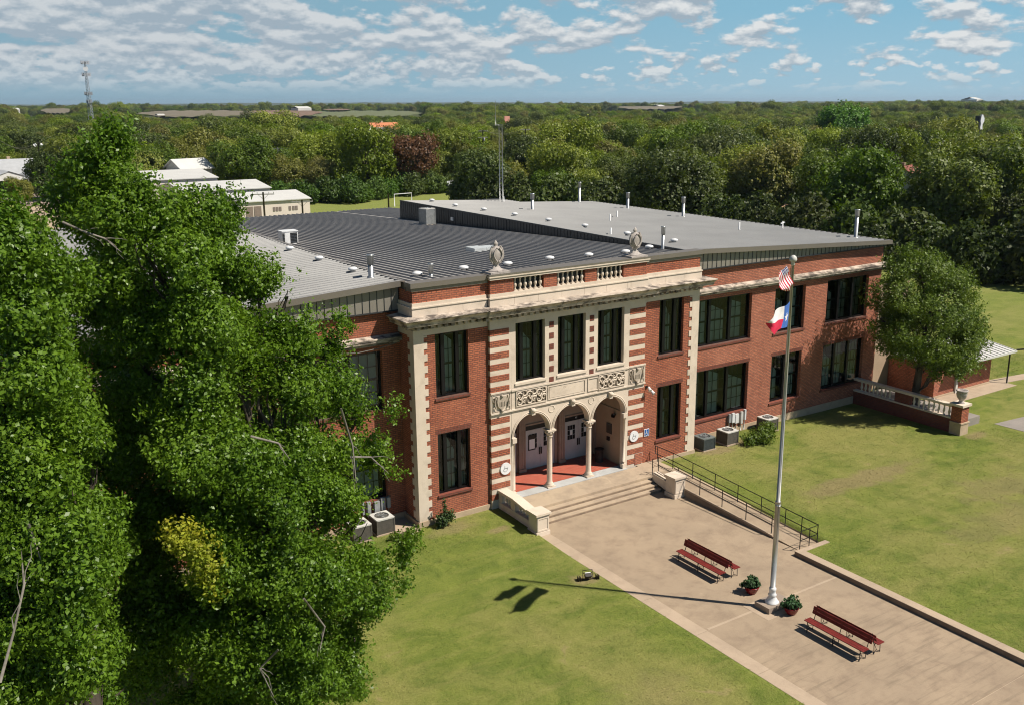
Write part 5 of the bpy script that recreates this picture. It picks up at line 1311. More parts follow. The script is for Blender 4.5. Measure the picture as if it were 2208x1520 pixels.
INA = [(262, 1050, 29, 70), (300, 1120, 28.6, 70), (323, 1190, 28, 70), (290, 1200, 29, 70), (270, 791, 30, 75), (215, 780, 30.5, 70), (255, 1000, 29.5, 70), (830, 880, 28.6, 26), (280, 900, 28, 85), (325, 1240, 26.8, 80), (300, 820, 28.5, 80), (290, 1120, 27.5, 80), (350, 1330, 26.3, 80), (580, 1010, 25.0, 75), (560, 1330, 24.6, 80), (590, 1090, 25.2, 70), (500, 1420, 24.6, 80), (550, 620, 28, 60), (480, 640, 27.5, 70), (600, 1240, 24.8, 70), (240, 1350, 27, 80)]
INB = [(160, 1250, 21.2, 75), (150, 1150, 21.6, 70), (140, 1350, 21.2, 75), (165, 1450, 21.2, 75), (75, 820, 22.5, 70), (100, 780, 23, 60), (60, 700, 23, 60), (210, 1230, 24, 60), (240, 1180, 25, 60)]
BACKB = [(150, 900, 25.5, 75), (140, 1090, 24.0, 75), (200, 1170, 25, 70), (120, 1420, 22.0, 80), (60, 880, 25, 90), (140, 640, 25.5, 50), (40, 700, 27, 90), (110, 900, 27.5, 80), (30, 960, 26.5, 100), (130, 1060, 27.5, 80), (60, 1150, 26, 100), (150, 1200, 27, 90), (40, 1320, 25.5, 100), (150, 1380, 26.5, 90), (70, 600, 27, 70), (130, 760, 27.5, 60), (60, 1480, 25, 100), (90, 1040, 22.2, 80), (70, 1180, 21.8, 80), (110, 1270, 21.9, 80)]
BACK = [(520, 1120, 27, 110), (600, 1180, 27, 100), (440, 1060, 27.5, 110), (540, 1000, 28, 110), (350, 880, 28.5, 100), (640, 950, 28.5, 90), (330, 1090, 27, 80), (560, 1290, 26.5, 110), (650, 1350, 26.5, 90), (400, 1330, 26.8, 90), (300, 1280, 27.2, 80), (480, 860, 28.5, 110), (470, 700, 29, 100), (300, 700, 29.5, 100), (340, 560, 29, 90), (150, 1000, 30, 95), (190, 880, 30, 85), (170, 1130, 29, 90), (250, 1180, 29.5, 95), (330, 1000, 30.5, 110), (240, 1010, 30.5, 90), (420, 900, 30.5, 120), (500, 780, 30.5, 110), (380, 1150, 30, 110), (250, 1320, 29, 90), (560, 900, 30.5, 110), (640, 1050, 30, 100), (500, 1180, 29.5, 110), (450, 1300, 28.5, 110), (560, 1480, 28, 110), (380, 650, 31, 100), (250, 560, 31, 90), (130, 880, 30, 70), (230, 760, 30.5, 90), (300, 1440, 28, 110), (190, 1250, 29, 90), (650, 1200, 29, 100), (520, 1060, 30, 110)]
LA = [(238, 330, 27, 46), (232, 298, 27, 26), (205, 385, 27.5, 75), (285, 395, 27, 75), (160, 470, 28, 70), (245, 480, 26.6, 90), (345, 470, 27, 85), (425, 470, 27.4, 70), (470, 500, 28, 55), (180, 570, 28.6, 70),
      (290, 590, 26.8, 90), (395, 585, 26.2, 100), (480, 590, 27, 75), (555, 605, 27.6, 62), (620, 640, 28, 52), (230, 690, 28.8, 90), (340, 710, 27, 95), (450, 710, 26, 105), (560, 720, 26.6, 90),
      (650, 720, 27.4, 78), (712, 740, 28, 50), (300, 830, 28.2, 90), (410, 850, 25.8, 110), (520, 860, 26.0, 100), (625, 850, 26.8, 95), (715, 850, 27.6, 75), (768, 905, 28, 62), (290, 960, 28, 90), (400, 1000, 25.2, 110),
      (510, 1000, 25.2, 100), (615, 980, 26.2, 95), (710, 975, 27.4, 70), (800, 975, 28.2, 46), (590, 1110, 25.0, 105), (690, 1110, 25.6, 100), (770, 1120, 26.6, 72), (500, 1130, 25, 80), (812, 1200, 26.6, 70), (868, 1190, 27, 42),
      (350, 1100, 27.5, 70), (480, 1240, 24.8, 75), (600, 1240, 24.8, 100), (705, 1250, 25.2, 95), (790, 1290, 26, 62), (560, 1350, 24.6, 95), (670, 1370, 25, 95), (765, 1370, 25.8, 60), (640, 1470, 25, 90), (730, 1460, 25.6, 60), (450, 1370, 25.5, 90), (520, 1470, 25.2, 90), (420, 1480, 26, 80), (330, 1270, 27.5, 75), (330, 1400, 26.5, 90)]
LB_ = [(12, 478, 24, 52), (55, 515, 24, 45), (10, 560, 23.6, 90), (85, 600, 24.2, 75), (150, 620, 24.6, 50), (40, 690, 23.5, 95), (120, 720, 24.4, 70), (20, 830, 23, 95), (100, 830, 24, 70), (165, 800, 24.8, 45), (60, 950, 22.8, 100), (140, 960, 23.6, 80), (200, 1010, 24, 60),
       (20, 1080, 22.4, 100), (110, 1080, 22.8, 95), (190, 1130, 23.4, 75), (60, 1200, 22.2, 100), (150, 1220, 22.8, 80), (30, 1330, 22, 95), (120, 1330, 22.6, 85), (200, 1300, 23.6, 60), (190, 1420, 23.4, 70), (70, 1440, 22.4, 95), (150, 1500, 23, 90), (250, 1500, 24, 70), (10, 1500, 22, 90)]
# stray sprigs that give the outline its ragged edge
SPR = [(588, 520, 28, 20), (575, 512, 28, 14), (735, 690, 28, 22), (690, 655, 28, 22), (892, 1165, 27, 22), (845, 1010, 28, 24), (838, 940, 28, 30), (455, 420, 28, 30), (505, 440, 28, 30), (370, 395, 27, 40), (330, 355, 27, 36), (240, 280, 27, 26), (265, 300, 27, 30), (190, 330, 27, 26), (120, 410, 28, 28), (865, 1255, 26.8, 24), (845, 1330, 26.4, 24), (770, 1480, 26, 30), (850, 880, 28, 24), (120, 520, 28, 30), (748, 1430, 26, 30)]
def P_(u, v, d): return at(u, v, d=d)
big_tree('maple_tree', 'huge leafy green tree in the left foreground with one yellow branch', Vector((-18.9, -11.6, .05)),
         [lobe(*l) for l in LA+SPR], 18500, 32, .100, 21, LF_NEAR, .92, gs=.95, thin=.36, long=1.75, 
         bare=[[P_(135, 480, 25.9), P_(180, 500, 25.7), P_(225, 515, 25.6), P_(262, 545, 25.6)], [P_(735, 880, 26), P_(760, 960, 25.9), P_(768, 1040, 25.8)], [P_(755, 985, 26), P_(800, 985, 26.0), P_(838, 1020, 26)], [P_(540, 940, 24.0), P_(600, 955, 24), P_(625, 990, 24.0)],
               [P_(600, 1400, 23.6), P_(560, 1440, 23.5), P_(590, 1500, 23.5)], [P_(655, 1290, 23.6), P_(700, 1350, 23.8), P_(690, 1400, 23.8)]],
         yellow=[lobe(385, 1160, 24.2, 34), lobe(420, 1180, 24.1, 36), lobe(440, 1225, 24.1, 30), lobe(462, 1262, 24.1, 24)], inner=[lobe(*l) for l in BACK+INA], trunk_r=.42)
big_tree('maple_tree', 'leafy green tree cut by the left edge of the photo', Vector((-24.6, -14.8, .05)),
         [lobe(*l) for l in LB_], 7700, 32, .100, 33, LF_NEAR, .92, gs=.95, thin=.36, long=1.75, 
         bare=[[P_(0, 1470, 20.5), P_(30, 1360, 20.6), P_(52, 1260, 20.8), P_(45, 1180, 21.2)], [P_(60, 1130, 21.4), P_(90, 1210, 21.2)]], inner=[lobe(*l) for l in BACKB+INB], trunk_r=.36)
for q in ((105, 590, 23.2, 26), (72, 655, 23.0, 22)):
    pass
RT = [(25, -2.6, 6.0, 3.1, 3.0, 2.6), (22.5, -2.0, 7.6, 1.8, 1.7, 1.6), (22.5, -1.6, 9.1, 1.1, 1.1, .9), (24.3, -2.2, 9.0, 1.8, 1.7, 1.3), (26.4, -2.6, 7.8, 1.6, 1.6, 1.3), (27.4, -3.2, 5.8, 1.5, 1.5, 1.3), (27.3, -3.8, 4.3, 1.3, 1.3, 1.0), (25.6, -4.2, 4.2, 1.6, 1.5, 1.2), (23.8, -3.6, 5.0, 1.7, 1.6, 1.5), (22.4, -2.6, 5.4, 1.3, 1.3, 1.3), (25.2, -.8, 5.5, 1.9, 1.5, 1.9), (24.8, -4.2, 3.2, 1.1, 1.0, .7), (21.6, -1.6, 6.4, .9, .9, .8), (28.3, -3.4, 4.9, .7, .7, .6), (23.4, -2.0, 10.2, .6, .6, .5), (26.0, -2.2, 9.3, .8, .8, .6), (28.3, -3.0, 6.4, 1.2, 1.2, 1.0), (27.5, -2.4, 8.0, 1.0, 1.0, .9), (28.6, -3.2, 4.3, .9, .9, .7)]
RT = [(a_+.2, b_, c_, d_*1.12, e_*1.12, f_*1.08) for a_, b_, c_, d_, e_, f_ in RT]
big_tree('oak_tree', 'rounded green oak over the terrace at the right end of the school', Vector((24.9, -2.1, .45)), RT, 6200, 22, .125, 44, LF_OAK, .85, gs=1.0, thin=.38, long=1.6, trunk_r=.26, bottom=1.5, spread=.26)

# ------------------------------------------------------------------ background trees
def proto(name, seed, lobes, m, n, leaf, h=1.0):
    rng = np.random.default_rng(seed); rn = random.Random(seed)
    t = thing(name, '', 'tree'); P, N_ = crown_points(lobes, n, rng, 5, .42, .62, .25, .8, seed)
    np_mesh('crown', leaf_cloud(P, N_, leaf, rng, .35, .8, .8), quads(len(P)), m, t)
    mb = MB(); mb.tube([(0, 0, -.5), (.1, .05, 2), (.05, -.1, 5.2), (0, 0, 8)], [.32, .25, .18, .06], 7)
    for l in lobes[:6]: limb(mb, (.05, 0, 2.6), l[:3], .13, .04, rn, 4, .05, 5)
    mb.build('trunk', BARK, t); return t
def rl(rn, k, w, h, zc):
    L = [(0, 0, zc, w*.8, w*.8, h*.42)]
    for i in range(k):
        a = 2*math.pi*i/k+rn.uniform(-.4, .4); r_ = w*rn.uniform(.35, .68); z = zc+h*rn.uniform(-.28, .34)
        s = w*rn.uniform(.34, .55); L.append((r_*math.cos(a), r_*math.sin(a), z, s, s, s*rn.uniform(.7, .95)))
    return L
rn = random.Random(5); protos = []
for i, (m_, nm) in enumerate(((LF_F[0], 'broadleaf_tree'), (LF_F[1], 'broadleaf_tree'), (LF_F[2], 'broadleaf_tree'), (LF_F[3], 'broadleaf_tree'), (LF_F[0], 'broadleaf_tree'), (LF_F[1], 'broadleaf_tree'), (LF_F[2], 'broadleaf_tree'))):
    protos.append(proto(nm, 100+i, rl(rn, 10+i % 3, 5.0+(i % 3)*.5, 10.0, 5.6), m_, 4300, .34))
pr_red = proto('russet_tree', 130, rl(rn, 10, 5.6, 8.0, 6.0), LF_RED, 3600, .34)
pr_viv = proto('vivid_green_tree', 131, rl(rn, 10, 5.2, 9.0, 6.6), LF_BG, 3600, .36)
used = set()
CAMX, CAMY = CAM.x, CAM.y
def place(pr, x, y, s, label, group, rz_=None, sz=None):
    o = pr if pr.name not in used else copy_tree(pr)
    if pr.name not in used: used.add(pr.name)
    o.location = (x, y, float(height(x, y))-.1); o.rotation_euler = (0, 0, rnd.uniform(0, 6.28) if rz_ is None else rz_); o.scale = (s, s, s*(sz or rnd.uniform(.88, 1.12)))
    o['label'] = label
    if group: o['group'] = group
    elif 'group' in o: del o['group']
    return o
def polar(u, d):
    p = at(u, 300, d=d); return p.x, p.y
# named trees first
x, y = polar(885, 214); place(pr_red, x, y, 1.30, 'large russet brown tree at the far edge of the playing field', None, sz=1.0)
x, y = polar(1815, 330); place(pr_viv, x, y, 1.75, 'tall vivid green tree standing above the wood on the horizon', None, sz=1.05)
x, y = polar(555, 470); place(protos[2], x, y, 1.25, 'dark round topped tree standing against the pale far field', None, sz=1.2)
x, y = polar(1450, 470); place(protos[4], x, y, 1.15, 'tall dark tree left of the vivid green one on the skyline', None, sz=1.2)
# shrubs along the wood edge behind the field
BUS = leaf_mat('edge_bush_leaf', (.060, .105, .016), (.095, .150, .026))
def bush_proto(seed):
    rng = np.random.default_rng(seed); t = thing('bush', '', 'bush'); L = [(0, 0, 1.6, 2.4, 2.0, 1.7), (1.8, .3, 1.3, 1.5, 1.4, 1.3), (-1.7, -.2, 1.4, 1.6, 1.4, 1.4), (.3, .2, 2.7, 1.2, 1.2, 1.2)]
    P, N_ = crown_points(L, 700, rng, 5, .3, .6); np_mesh('foliage', leaf_cloud(P, N_, .36, rng), quads(len(P)), BUS, t); return t
bp = bush_proto(7); bp['label'] = ''
first = True
for i in range(15):
    u = 590+i*27; x, y = polar(u, float(np.interp(u, [590, 760, 870, 985], [197, 195, 208, 220]))+rnd.uniform(-3, 3))
    o = bp if first else copy_tree(bp); first = False
    o.location = (x, y, 0); o.rotation_euler = (0, 0, rnd.uniform(0, 6)); s = rnd.uniform(.9, 1.5); o.scale = (s, s, s); o['label'] = 'bright green bush along the far edge of the playing field'; o['group'] = 'bushes along the field edge'
bd = bush_proto(9)
[c for c in bd.children][0].data.materials.clear(); [c for c in bd.children][0].data.materials.append(LF_F[2]); first = True
for i in range(46):
    u = 1000+i*28; x, y = polar(u, float(np.interp(u, [1000, 1100, 1500, 1850, 2300], [179, 171, 151, 121, 113]))+rnd.uniform(-1, 5))
    o = bd if first else copy_tree(bd); first = False
    o.location = (x, y, 0); o.rotation_euler = (0, 0, rnd.uniform(0, 6)); s = rnd.uniform(1.0, 1.7); o.scale = (s, s, s*1.15); o['label'] = 'dark undergrowth bush at the foot of the wood behind the right wing'; o['group'] = 'undergrowth at the wood edge'
# the wood: candidates on a jittered grid, nearest become individual trees
HOLES = [(60, 112, 27), (41, 132, 30), (97, 152, 7)]

def house(label, u, v, d, w, dep, eave, ridge, wallm, roofm, az=0.0, along=True, cat='house', name='house'):
    p = at(u, v, d=d); z0 = p.z-ridge; t = thing(name, label, cat, (p.x, p.y, z0), az)
    mb = MB(); mb.box(-w/2, w/2, -dep/2, dep/2, -6, eave)
    if along:
        mb.face([(-w/2, -dep/2, eave), (-w/2, dep/2, eave), (-w/2, 0, ridge-.1)][::-1]); mb.face([(w/2, -dep/2, eave), (w/2, dep/2, eave), (w/2, 0, ridge-.1)])
    else:
        mb.face([(-w/2, -dep/2, eave), (w/2, -dep/2, eave), (0, -dep/2, ridge-.1)]); mb.face([(-w/2, dep/2, eave), (w/2, dep/2, eave), (0, dep/2, ridge-.1)][::-1])
    mb.build('wall', wallm, t)
    mb = MB(); o = .45; th = .16
    e_ = [(-w/2-o, -dep/2-o), (w/2+o, -dep/2-o), (w/2+o, 0), (-w/2-o, 0)] if along else None
    sl = (ridge-eave)/((dep if along else w)/2)
    for q in (-1, 1):
        b = len(mb.v)
        for dz in (0, th):
            if along:
                for x, y, z in ((-w/2-o, q*(dep/2+o), eave-o*sl), (w/2+o, q*(dep/2+o), eave-o*sl), (w/2+o, 0, ridge), (-w/2-o, 0, ridge)): mb.v.append((x, y, z+dz))
            else:
                for x, y, z in ((q*(w/2+o), -dep/2-o, eave-o*sl), (0, -dep/2-o, ridge), (0, dep/2+o, ridge), (q*(w/2+o), dep/2+o, eave-o*sl)): mb.v.append((x, y, z+dz))
        for f in ((0, 1, 2, 3), (7, 6, 5, 4), (0, 4, 5, 1), (1, 5, 6, 2), (2, 6, 7, 3), (3, 7, 4, 0)): mb.f.append(tuple(b+i for i in f)); mb.mi.append(0); mb.sm.append(False)
    rf = mb.build('roof', roofm, t)
    mb = MB(); mb.box(-.35, .35, .6, 1.2, ridge-.8, ridge+.7) if w > 9 and along else mb.box(-.12, .12, .3, .54, ridge-.5, ridge+.3); mb.build('chimney', BASEST if w > 9 else GALV, rf)
    for k in (-.32, -.05, .28):
        mb = MB(); mb.box(w*k-.5, w*k+.5, -dep/2-.05, -dep/2-.002, 1.0, 2.1); mb.build('window', VOID, t)
    return t
TANR = mat('tan_shingle_roof', (.36, .215, .13), (.30, .18, .11), 2, .9); REDR = mat('dull_red_metal_roof', (.28, .10, .075), (.24, .085, .065), .6, .6); ORR = mat('orange_roof', (.52, .19, .085), (.46, .17, .08), 1, .8)
GREYR = mat('grey_shingle_roof', (.14, .145, .155), (.11, .115, .125), 2, .9); PALR = mat('pale_grey_roof', (.42, .43, .44), (.36, .37, .38), 1, .7)
BRW = mat('house_brick_wall', (.30, .17, .12), None, 3, .9); WHW = mat('house_white_wall', (.60, .58, .55), None, 2, .8)
HL = [('tan roofed house half hidden in trees just behind the right roof', 1699, 443, 148, 8, 7, 2.8, 4.6, BRW, TANR, .5, True), ('dark roofed shed beside the tan roofed house', 1668, 451, 147, 4, 4, 2.4, 3.8, WHW, GREYR, .3, False),
      ('house with a dull red metal roof and white gable among the right trees', 1958, 359, 205, 12.5, 9, 3, 5.0, WHW, REDR, .4, True), ('orange roofed house at the right edge of the photo', 2190, 362, 225, 10, 8, 3, 5.2, BRW, ORR, -.3, True),
      ('large orange roofed house in the wood left of the antenna mast', 826, 266, 345, 11, 8, 3.2, 6.5, WHW, ORR, .2, True), ('low white roofed building in front of the orange roofed house', 800, 277, 335, 13, 6, 2.6, 3.6, WHW, WROOF, .2, True),
      ('dark grey gabled house roof above the trees behind the white buildings', 600, 322, 250, 7, 9, 3, 6.2, WHW, GREYR, .3, False), ('pale shed at the far corner of the playing field', 975, 392, 218, 7, 5, 2.6, 3.2, PALR, PALR, .3, True),
      ('grey roofed house peeping through trees behind the russet tree', 822, 318, 250, 8, 7, 3, 5.4, WHW, PALR, -.2, True), ('white gabled house roof near the right edge below the skyline', 2190, 294, 480, 15, 9, 3, 7, WHW, PALR, .5, False),
      ('white roofed cottage between trees left of the white buildings', 405, 344, 215, 7, 6, 2.8, 4.5, WHW, WROOF, .3, True)]
HOUSES = []
for h_ in HL:
    o_ = house(*h_); x_, y_ = o_.location.x, o_.location.y; d_ = math.hypot(x_-CAMX, y_-CAMY)
    for q_ in (0, 7, 14): HOUSES.append((x_-(x_-CAMX)/d_*q_, y_-(y_-CAMY)/d_*q_, 6.3 if q_ < 10 else 4.0))
def clear_line(u, d, back, r_):
    q = at(u, 300, d=d); dx, dy = (q.x-CAMX)/d, (q.y-CAMY)/d; k = -4.0
    while k < back: HOUSES.append((q.x-dx*k, q.y-dy*k, r_)); k += r_
clear_line(2115, 400, 165, 4.5); clear_line(1093, 500, 290, 4.5); clear_line(826, 345, 60, 6); clear_line(800, 335, 50, 6); clear_line(1793, 225, 40, 4); clear_line(2195, 205, 14, 3); clear_line(1041, 300, 60, 4); clear_line(922, 310, 60, 4); clear_line(1133, 300, 60, 4); clear_line(1958, 205, 62, 6); clear_line(1699, 146, 20, 4.5); clear_line(2190, 225, 26, 4)
def hole(x, y):
    d = math.hypot(x-CAMX, y-CAMY); az = math.degrees(math.atan2(y-CAMY, x-CAMX))
    if x < 79 and y < 60: return True
    if y < 60 and x < 79+max(0, (y-25))*.05: return True
    u = CX+F*math.tan(R(90-az)-YAW) if abs(R(90-az)-YAW) < 1.2 else 0
    edge = np.interp(u, [-200, 600, 760, 870, 985, 1010, 1100, 1500, 1850, 2300], [206, 206, 203, 216, 226, 178, 170, 150, 119, 112])
    if d < edge: return True
    if u < 120 and d < 262: return True
    for hx, hy, hr in HOUSES:
        if math.hypot(x-hx, y-hy) < hr: return True
    return False
cand = []
rg = random.Random(99)
def gen(d0, d1, step, keepf):
    n = 0; d = d0
    while d < d1:
        w = math.radians(60+2*8); nn = int(d*R(66)/step)
        for k in range(nn):
            a = R(24)+R(66)*(k+rg.random())/nn; dd = d+rg.uniform(-.5, .5)*step
            x = CAMX+dd*math.cos(a); y = CAMY+dd*math.sin(a)
            if rg.random() > .07 and keepf(x, y, dd, math.degrees(a)) and not hole(x, y): cand.append((dd, x, y)); n += 1
        d += step
def clear_far(x, y, d, az):
    u = CX+F*math.tan(R(90-az)-YAW)
    if 300 < u < 925 and 720 < d < 1750: return False
    if 60 < u < 190 and 900 < d < 1900: return False
    if 1290 < u < 1520 and 1000 < d < 1900: return False
    return True

gen(118, 1000, 8.6, clear_far)
cand.sort()
near = [c for c in cand if c[0] < 1e9][:285]
kinds = ['full crowned green tree in the wood beyond the school', 'yellow green tree in the wood beyond the school', 'dark green tree in the wood beyond the school', 'olive green tree in the wood beyond the school', 'spreading green tree in the wood beyond the school', 'light green tree in the wood beyond the school', 'deep green tree in the wood beyond the school']
for d, x, y in near:
    k = rg.choice((0, 0, 1, 1, 2, 3, 3, 4, 5, 5, 6)); s = rg.uniform(.66, 1.30)*(1.12 if x > 60 and y < 60 else 1)
    place(protos[k], x, y, s, kinds[k], 'individual trees of the wood: '+['green', 'yellow green', 'dark', 'olive', 'spreading', 'light', 'deep green'][k])
rest = cand[285:]
dmax = 1000
cand = []
gen(1000, 2600, 16, clear_far); rest += cand
# the far wood as one mass: instances of the same crowns
PTS = np.array([(x, y, 0) for d, x, y in rest]); PTS[:, 2] = height(PTS[:, 0], PTS[:, 1])-.3
DD = np.array([d for d, x, y in rest]); npt = len(PTS); rng_ = np.random.default_rng(3)
me = bpy.data.meshes.new('woods'); me.vertices.add(npt); me.vertices.foreach_set('co', PTS.astype(np.float32).ravel())
aS = me.attributes.new('sc', 'FLOAT', 'POINT'); aS.data.foreach_set('value', ((rng_.uniform(.62, 1.3, npt)+(rng_.random(npt) > .96)*.35)*np.where(DD > 1000, 1.5, 1.0)*np.where(DD > 400, .82, 1.0)).astype(np.float32))
aR = me.attributes.new('rz', 'FLOAT', 'POINT'); aR.data.foreach_set('value', rng_.uniform(0, 6.28, npt).astype(np.float32))
aK = me.attributes.new('kd', 'INT', 'POINT'); aK.data.foreach_set('value', rng_.choice([0, 0, 1, 1, 2, 3, 3, 4, 5, 5, 6], npt).astype(np.int32))
wo = bpy.data.objects.new('woods', me); C.objects.link(wo); wo['kind'] = 'stuff'; wo['label'] = 'dense green woodland stretching to the horizon'
gt = bpy.data.node_groups.new('scatter_woods', 'GeometryNodeTree'); gt.interface.new_socket('Geometry', in_out='INPUT', socket_type='NodeSocketGeometry'); gt.interface.new_socket('Geometry', in_out='OUTPUT', socket_type='NodeSocketGeometry')
G = NT(gt); gi = G.new('NodeGroupInput'); go = G.new('NodeGroupOutput'); jn = G.new('GeometryNodeJoinGeometry')
def attr(n, t_): a = G.new('GeometryNodeInputNamedAttribute', data_type=t_); a.inputs['Name'].default_value = n; return a.outputs[0]
sc_, rz2, kd = attr('sc', 'FLOAT'), attr('rz', 'FLOAT'), attr('kd', 'INT')
for i, pr in enumerate(protos):
    cr = [c for c in pr.children if c.name.startswith('crown')][0]
    oi = G.new('GeometryNodeObjectInfo', transform_space='ORIGINAL'); oi.inputs['Object'].default_value = cr; oi.inputs['As Instance'].default_value = True
    cmp_ = G.new('FunctionNodeCompare', data_type='INT', operation='EQUAL'); G.l.new(kd, cmp_.inputs['A'] if cmp_.inputs['A'].type == 'INT' else cmp_.inputs[2]); cmp_.inputs[3].default_value = i
    ip = G.new('GeometryNodeInstanceOnPoints'); G.l.new(gi.outputs[0], ip.inputs['Points']); G.l.new(cmp_.outputs[0], ip.inputs['Selection']); G.l.new(oi.outputs['Geometry'], ip.inputs['Instance'])
    cx = G.new('ShaderNodeCombineXYZ', {2: rz2}); e2r = G.new('FunctionNodeEulerToRotation'); G.l.new(cx.outputs[0], e2r.inputs[0]); G.l.new(e2r.outputs[0], ip.inputs['Rotation'])
    cs = G.new('ShaderNodeCombineXYZ', {0: sc_, 1: sc_, 2: sc_}); G.l.new(cs.outputs[0], ip.inputs['Scale']); G.l.new(ip.outputs[0], jn.inputs[0])
G.l.new(jn.outputs[0], go.inputs[0])
wo.modifiers.new('scatter', 'NODES').node_group = gt
print('trees', len(near), 'woods', npt)

# ------------------------------------------------------------------ far fields
def farfield(u0, u1, d0, d1, z0, z1, m):
    mb = MB(); n = 22; V = {}
    for i in range(n+1):
        k = i/n; e = min(1, 4*k, 4*(1-k))**.7; dm = (d0+d1)/2
        for j in range(5):
            u = u0+(u1-u0)*k; q = (j/4-.5)*e*(.85+.15*math.sin(i*2.1)); d = dm+(d1-d0)*q+12*math.sin(i*1.3); p = at(u, 300, d=d); V[i, j] = (p.x, p.y, z0+(z1-z0)*(.5+q))
    for i in range(n):
        for j in range(4): mb.face([V[i, j], V[i+1, j], V[i+1, j+1], V[i, j+1]])
    mb.build('field', m, kind='structure')
FT = mat('far_tan_field', (.19, .16, .11), (.15, .13, .09), .004, .95); FG = mat('far_green_field', (.12, .145, .065), (.14, .15, .075), .004, .95); FBN = mat('far_brown_field', (.22, .14, .10), (.18, .12, .085), .004, .95)
farfield(300, 560, 1050, 1750, 6, 9.0, FT); farfield(520, 700, 1050, 1700, 5.5, 9.0, FBN); farfield(640, 920, 1000, 1700, 5, 7.5, FG); farfield(95, 165, 1350, 2000, 8, 13, FT); farfield(1330, 1470, 1500, 2100, 8, 13, FT); farfield(700, 760, 1500, 1800, 9.0, 10.0, FBN)
for u, v, d, w in ((345, 252, 1200, 9), (545, 255, 1150, 10), (650, 242, 1600, 26), (28, 241, 1500, 14), (1420, 235, 1900, 22), (2095, 226, 3000, 60), (1408, 231, 2000, 16), (172, 256, 1100, 9)):
    p = at(u, v, d=d); mb = MB(); mb.box(-w/2, w/2, -w/3, w/3, -4, w*.22); pass
    t = thing('farm_shed', 'distant white farm building among the far fields', 'farm building', tuple(p), .3, 'distant white farm buildings'); mb.build('wall', WHW, t)
    mb = MB(); mb.face([(-w/2, -w/3, w*.22), (w/2, -w/3, w*.22), (w/2, 0, w*.32), (-w/2, 0, w*.32)]); mb.face([(w/2, w/3, w*.22), (-w/2, w/3, w*.22), (-w/2, 0, w*.32), (w/2, 0, w*.32)]); mb.build('roof', WROOF, t)
p = at(672, 234, d=1900); t = thing('water_tank', 'large tan block building on the far ridge', 'building', tuple(p), .2); mb = MB(); mb.box(-19, 19, -15, 15, -8, 3); mb.box(-8, 14, -10, 10, 3, 6); t.name = 'distant_building'; mb.build('wall', BASEST, t)

# ------------------------------------------------------------------ distant masts, signs, poles, wires
p = at(196, 250, d=720); hh = at(190, 134, d=720).z
t = thing('cell_tower', 'tall lattice phone mast with antenna arms and a round dish on the left skyline', 'mast', (p.x, p.y, 0))
mb = MB(); n = 26; TM = mat('tower_steel', (.30, .33, .36), None, 3, .6)
def tw(z): return 1.7*(1-z/hh)+.50
for k in range(3):
    a = k*2.094+.4; mb.tube([(tw(z)*math.cos(a), tw(z)*math.sin(a), z) for z in [hh*i/n for i in range(n+1)]], .14, 5)
for i in range(n):
    z = hh*i/n; z2 = hh*(i+1)/n
    for k in range(3):
        a = k*2.094+.4; b = a+2.094; mb.tube([(tw(z)*math.cos(a), tw(z)*math.sin(a), z), (tw(z2)*math.cos(b), tw(z2)*math.sin(b), z2)], .09, 4, False); mb.tube([(tw(z2)*math.cos(a), tw(z2)*math.sin(a), z2), (tw(z2)*math.cos(b), tw(z2)*math.sin(b), z2)], .08, 4, False)
mb.build('lattice', TM, t)
for zz, rr_ in ((hh-.5, 2.4), (hh-8.0, 2.4), (hh-20, 2.2), (hh-25, 1.5)):
    mb = MB()
    for k in range(9):
        a = k*.698; r_ = rr_; mb.box(r_*math.cos(a)-.28, r_*math.cos(a)+.28, r_*math.sin(a)-.2, r_*math.sin(a)+.2, zz-1.1, zz+1.1); mb.tube([(0, 0, zz), (r_*math.cos(a), r_*math.sin(a), zz)], .08, 4, False)
    mb.build('antenna_array', mat('antenna_pale', (.46, .48, .52), None, 3, .6) if zz > hh-9 else TM, t)
mb = MB(); f = (CAM-Vector((p.x, p.y, hh-4))).normalized(); c = Vector((0, 0, hh-4.4))+f*1.6; e1 = f.cross(Vector((0, 0, 1))).normalized(); e2 = e1.cross(f)
mb.face([c+(e1*math.cos(k/16*6.2832)+e2*math.sin(k/16*6.2832))*1.55 for k in range(16)]); mb.tube([c-f*.01, c-f*.7], [1.54, .5], 16); mb.build('dish', PLAS, t)

def pole(u, v, d, label, h, arms=2, tr=True, light=False, m=WOODP):
    p = at(u, v, d=d); t = thing('utility_pole', label, 'utility pole', (p.x, p.y, p.z-h)); a = math.atan2(rt.y, rt.x)
    mb = MB(); mb.tube([(0, 0, -3), (0, 0, h)], [.20, .12], 8); mb.build('pole', m, t)
    dx, dy = math.cos(a+.2), math.sin(a+.2)
    for k in range(arms):
        mb = MB(); z = h-.3-1.9*k; L = 1.5; mb.beam((-L*dx, -L*dy, z), (L*dx, L*dy, z), .12, .14)
        for q in (-1, -.55, .55, 1): mb.tube([(q*L*.95*dx, q*L*.95*dy, z), (q*L*.95*dx, q*L*.95*dy, z+.3)], .04, 5)
        mb.beam((-L*.5*dx, -L*.5*dy, z), (0, 0, z-.7), .05, .05); mb.beam((L*.5*dx, L*.5*dy, z), (0, 0, z-.7), .05, .05); mb.build('crossarm', mat('weathered_arm', (.38, .36, .33), None, 3, .9), t)
    if tr: mb = MB(); mb.lathe([(.22, 0), (.24, .1), (.24, .8), (.18, .88)], (.36, -.1, h-3.2), 10); mb.build('transformer', PALR, t)
    if light:
        for q in (-1, 1): mb = MB(); mb.tube([(q*.4*dx, q*.4*dy, h-.3), (q*.75*dx, q*.75*dy, h-.55)], [.30, .34], 8); mb.build('lamp_head', VENTW, t)
    return Vector((p.x, p.y, p.z))
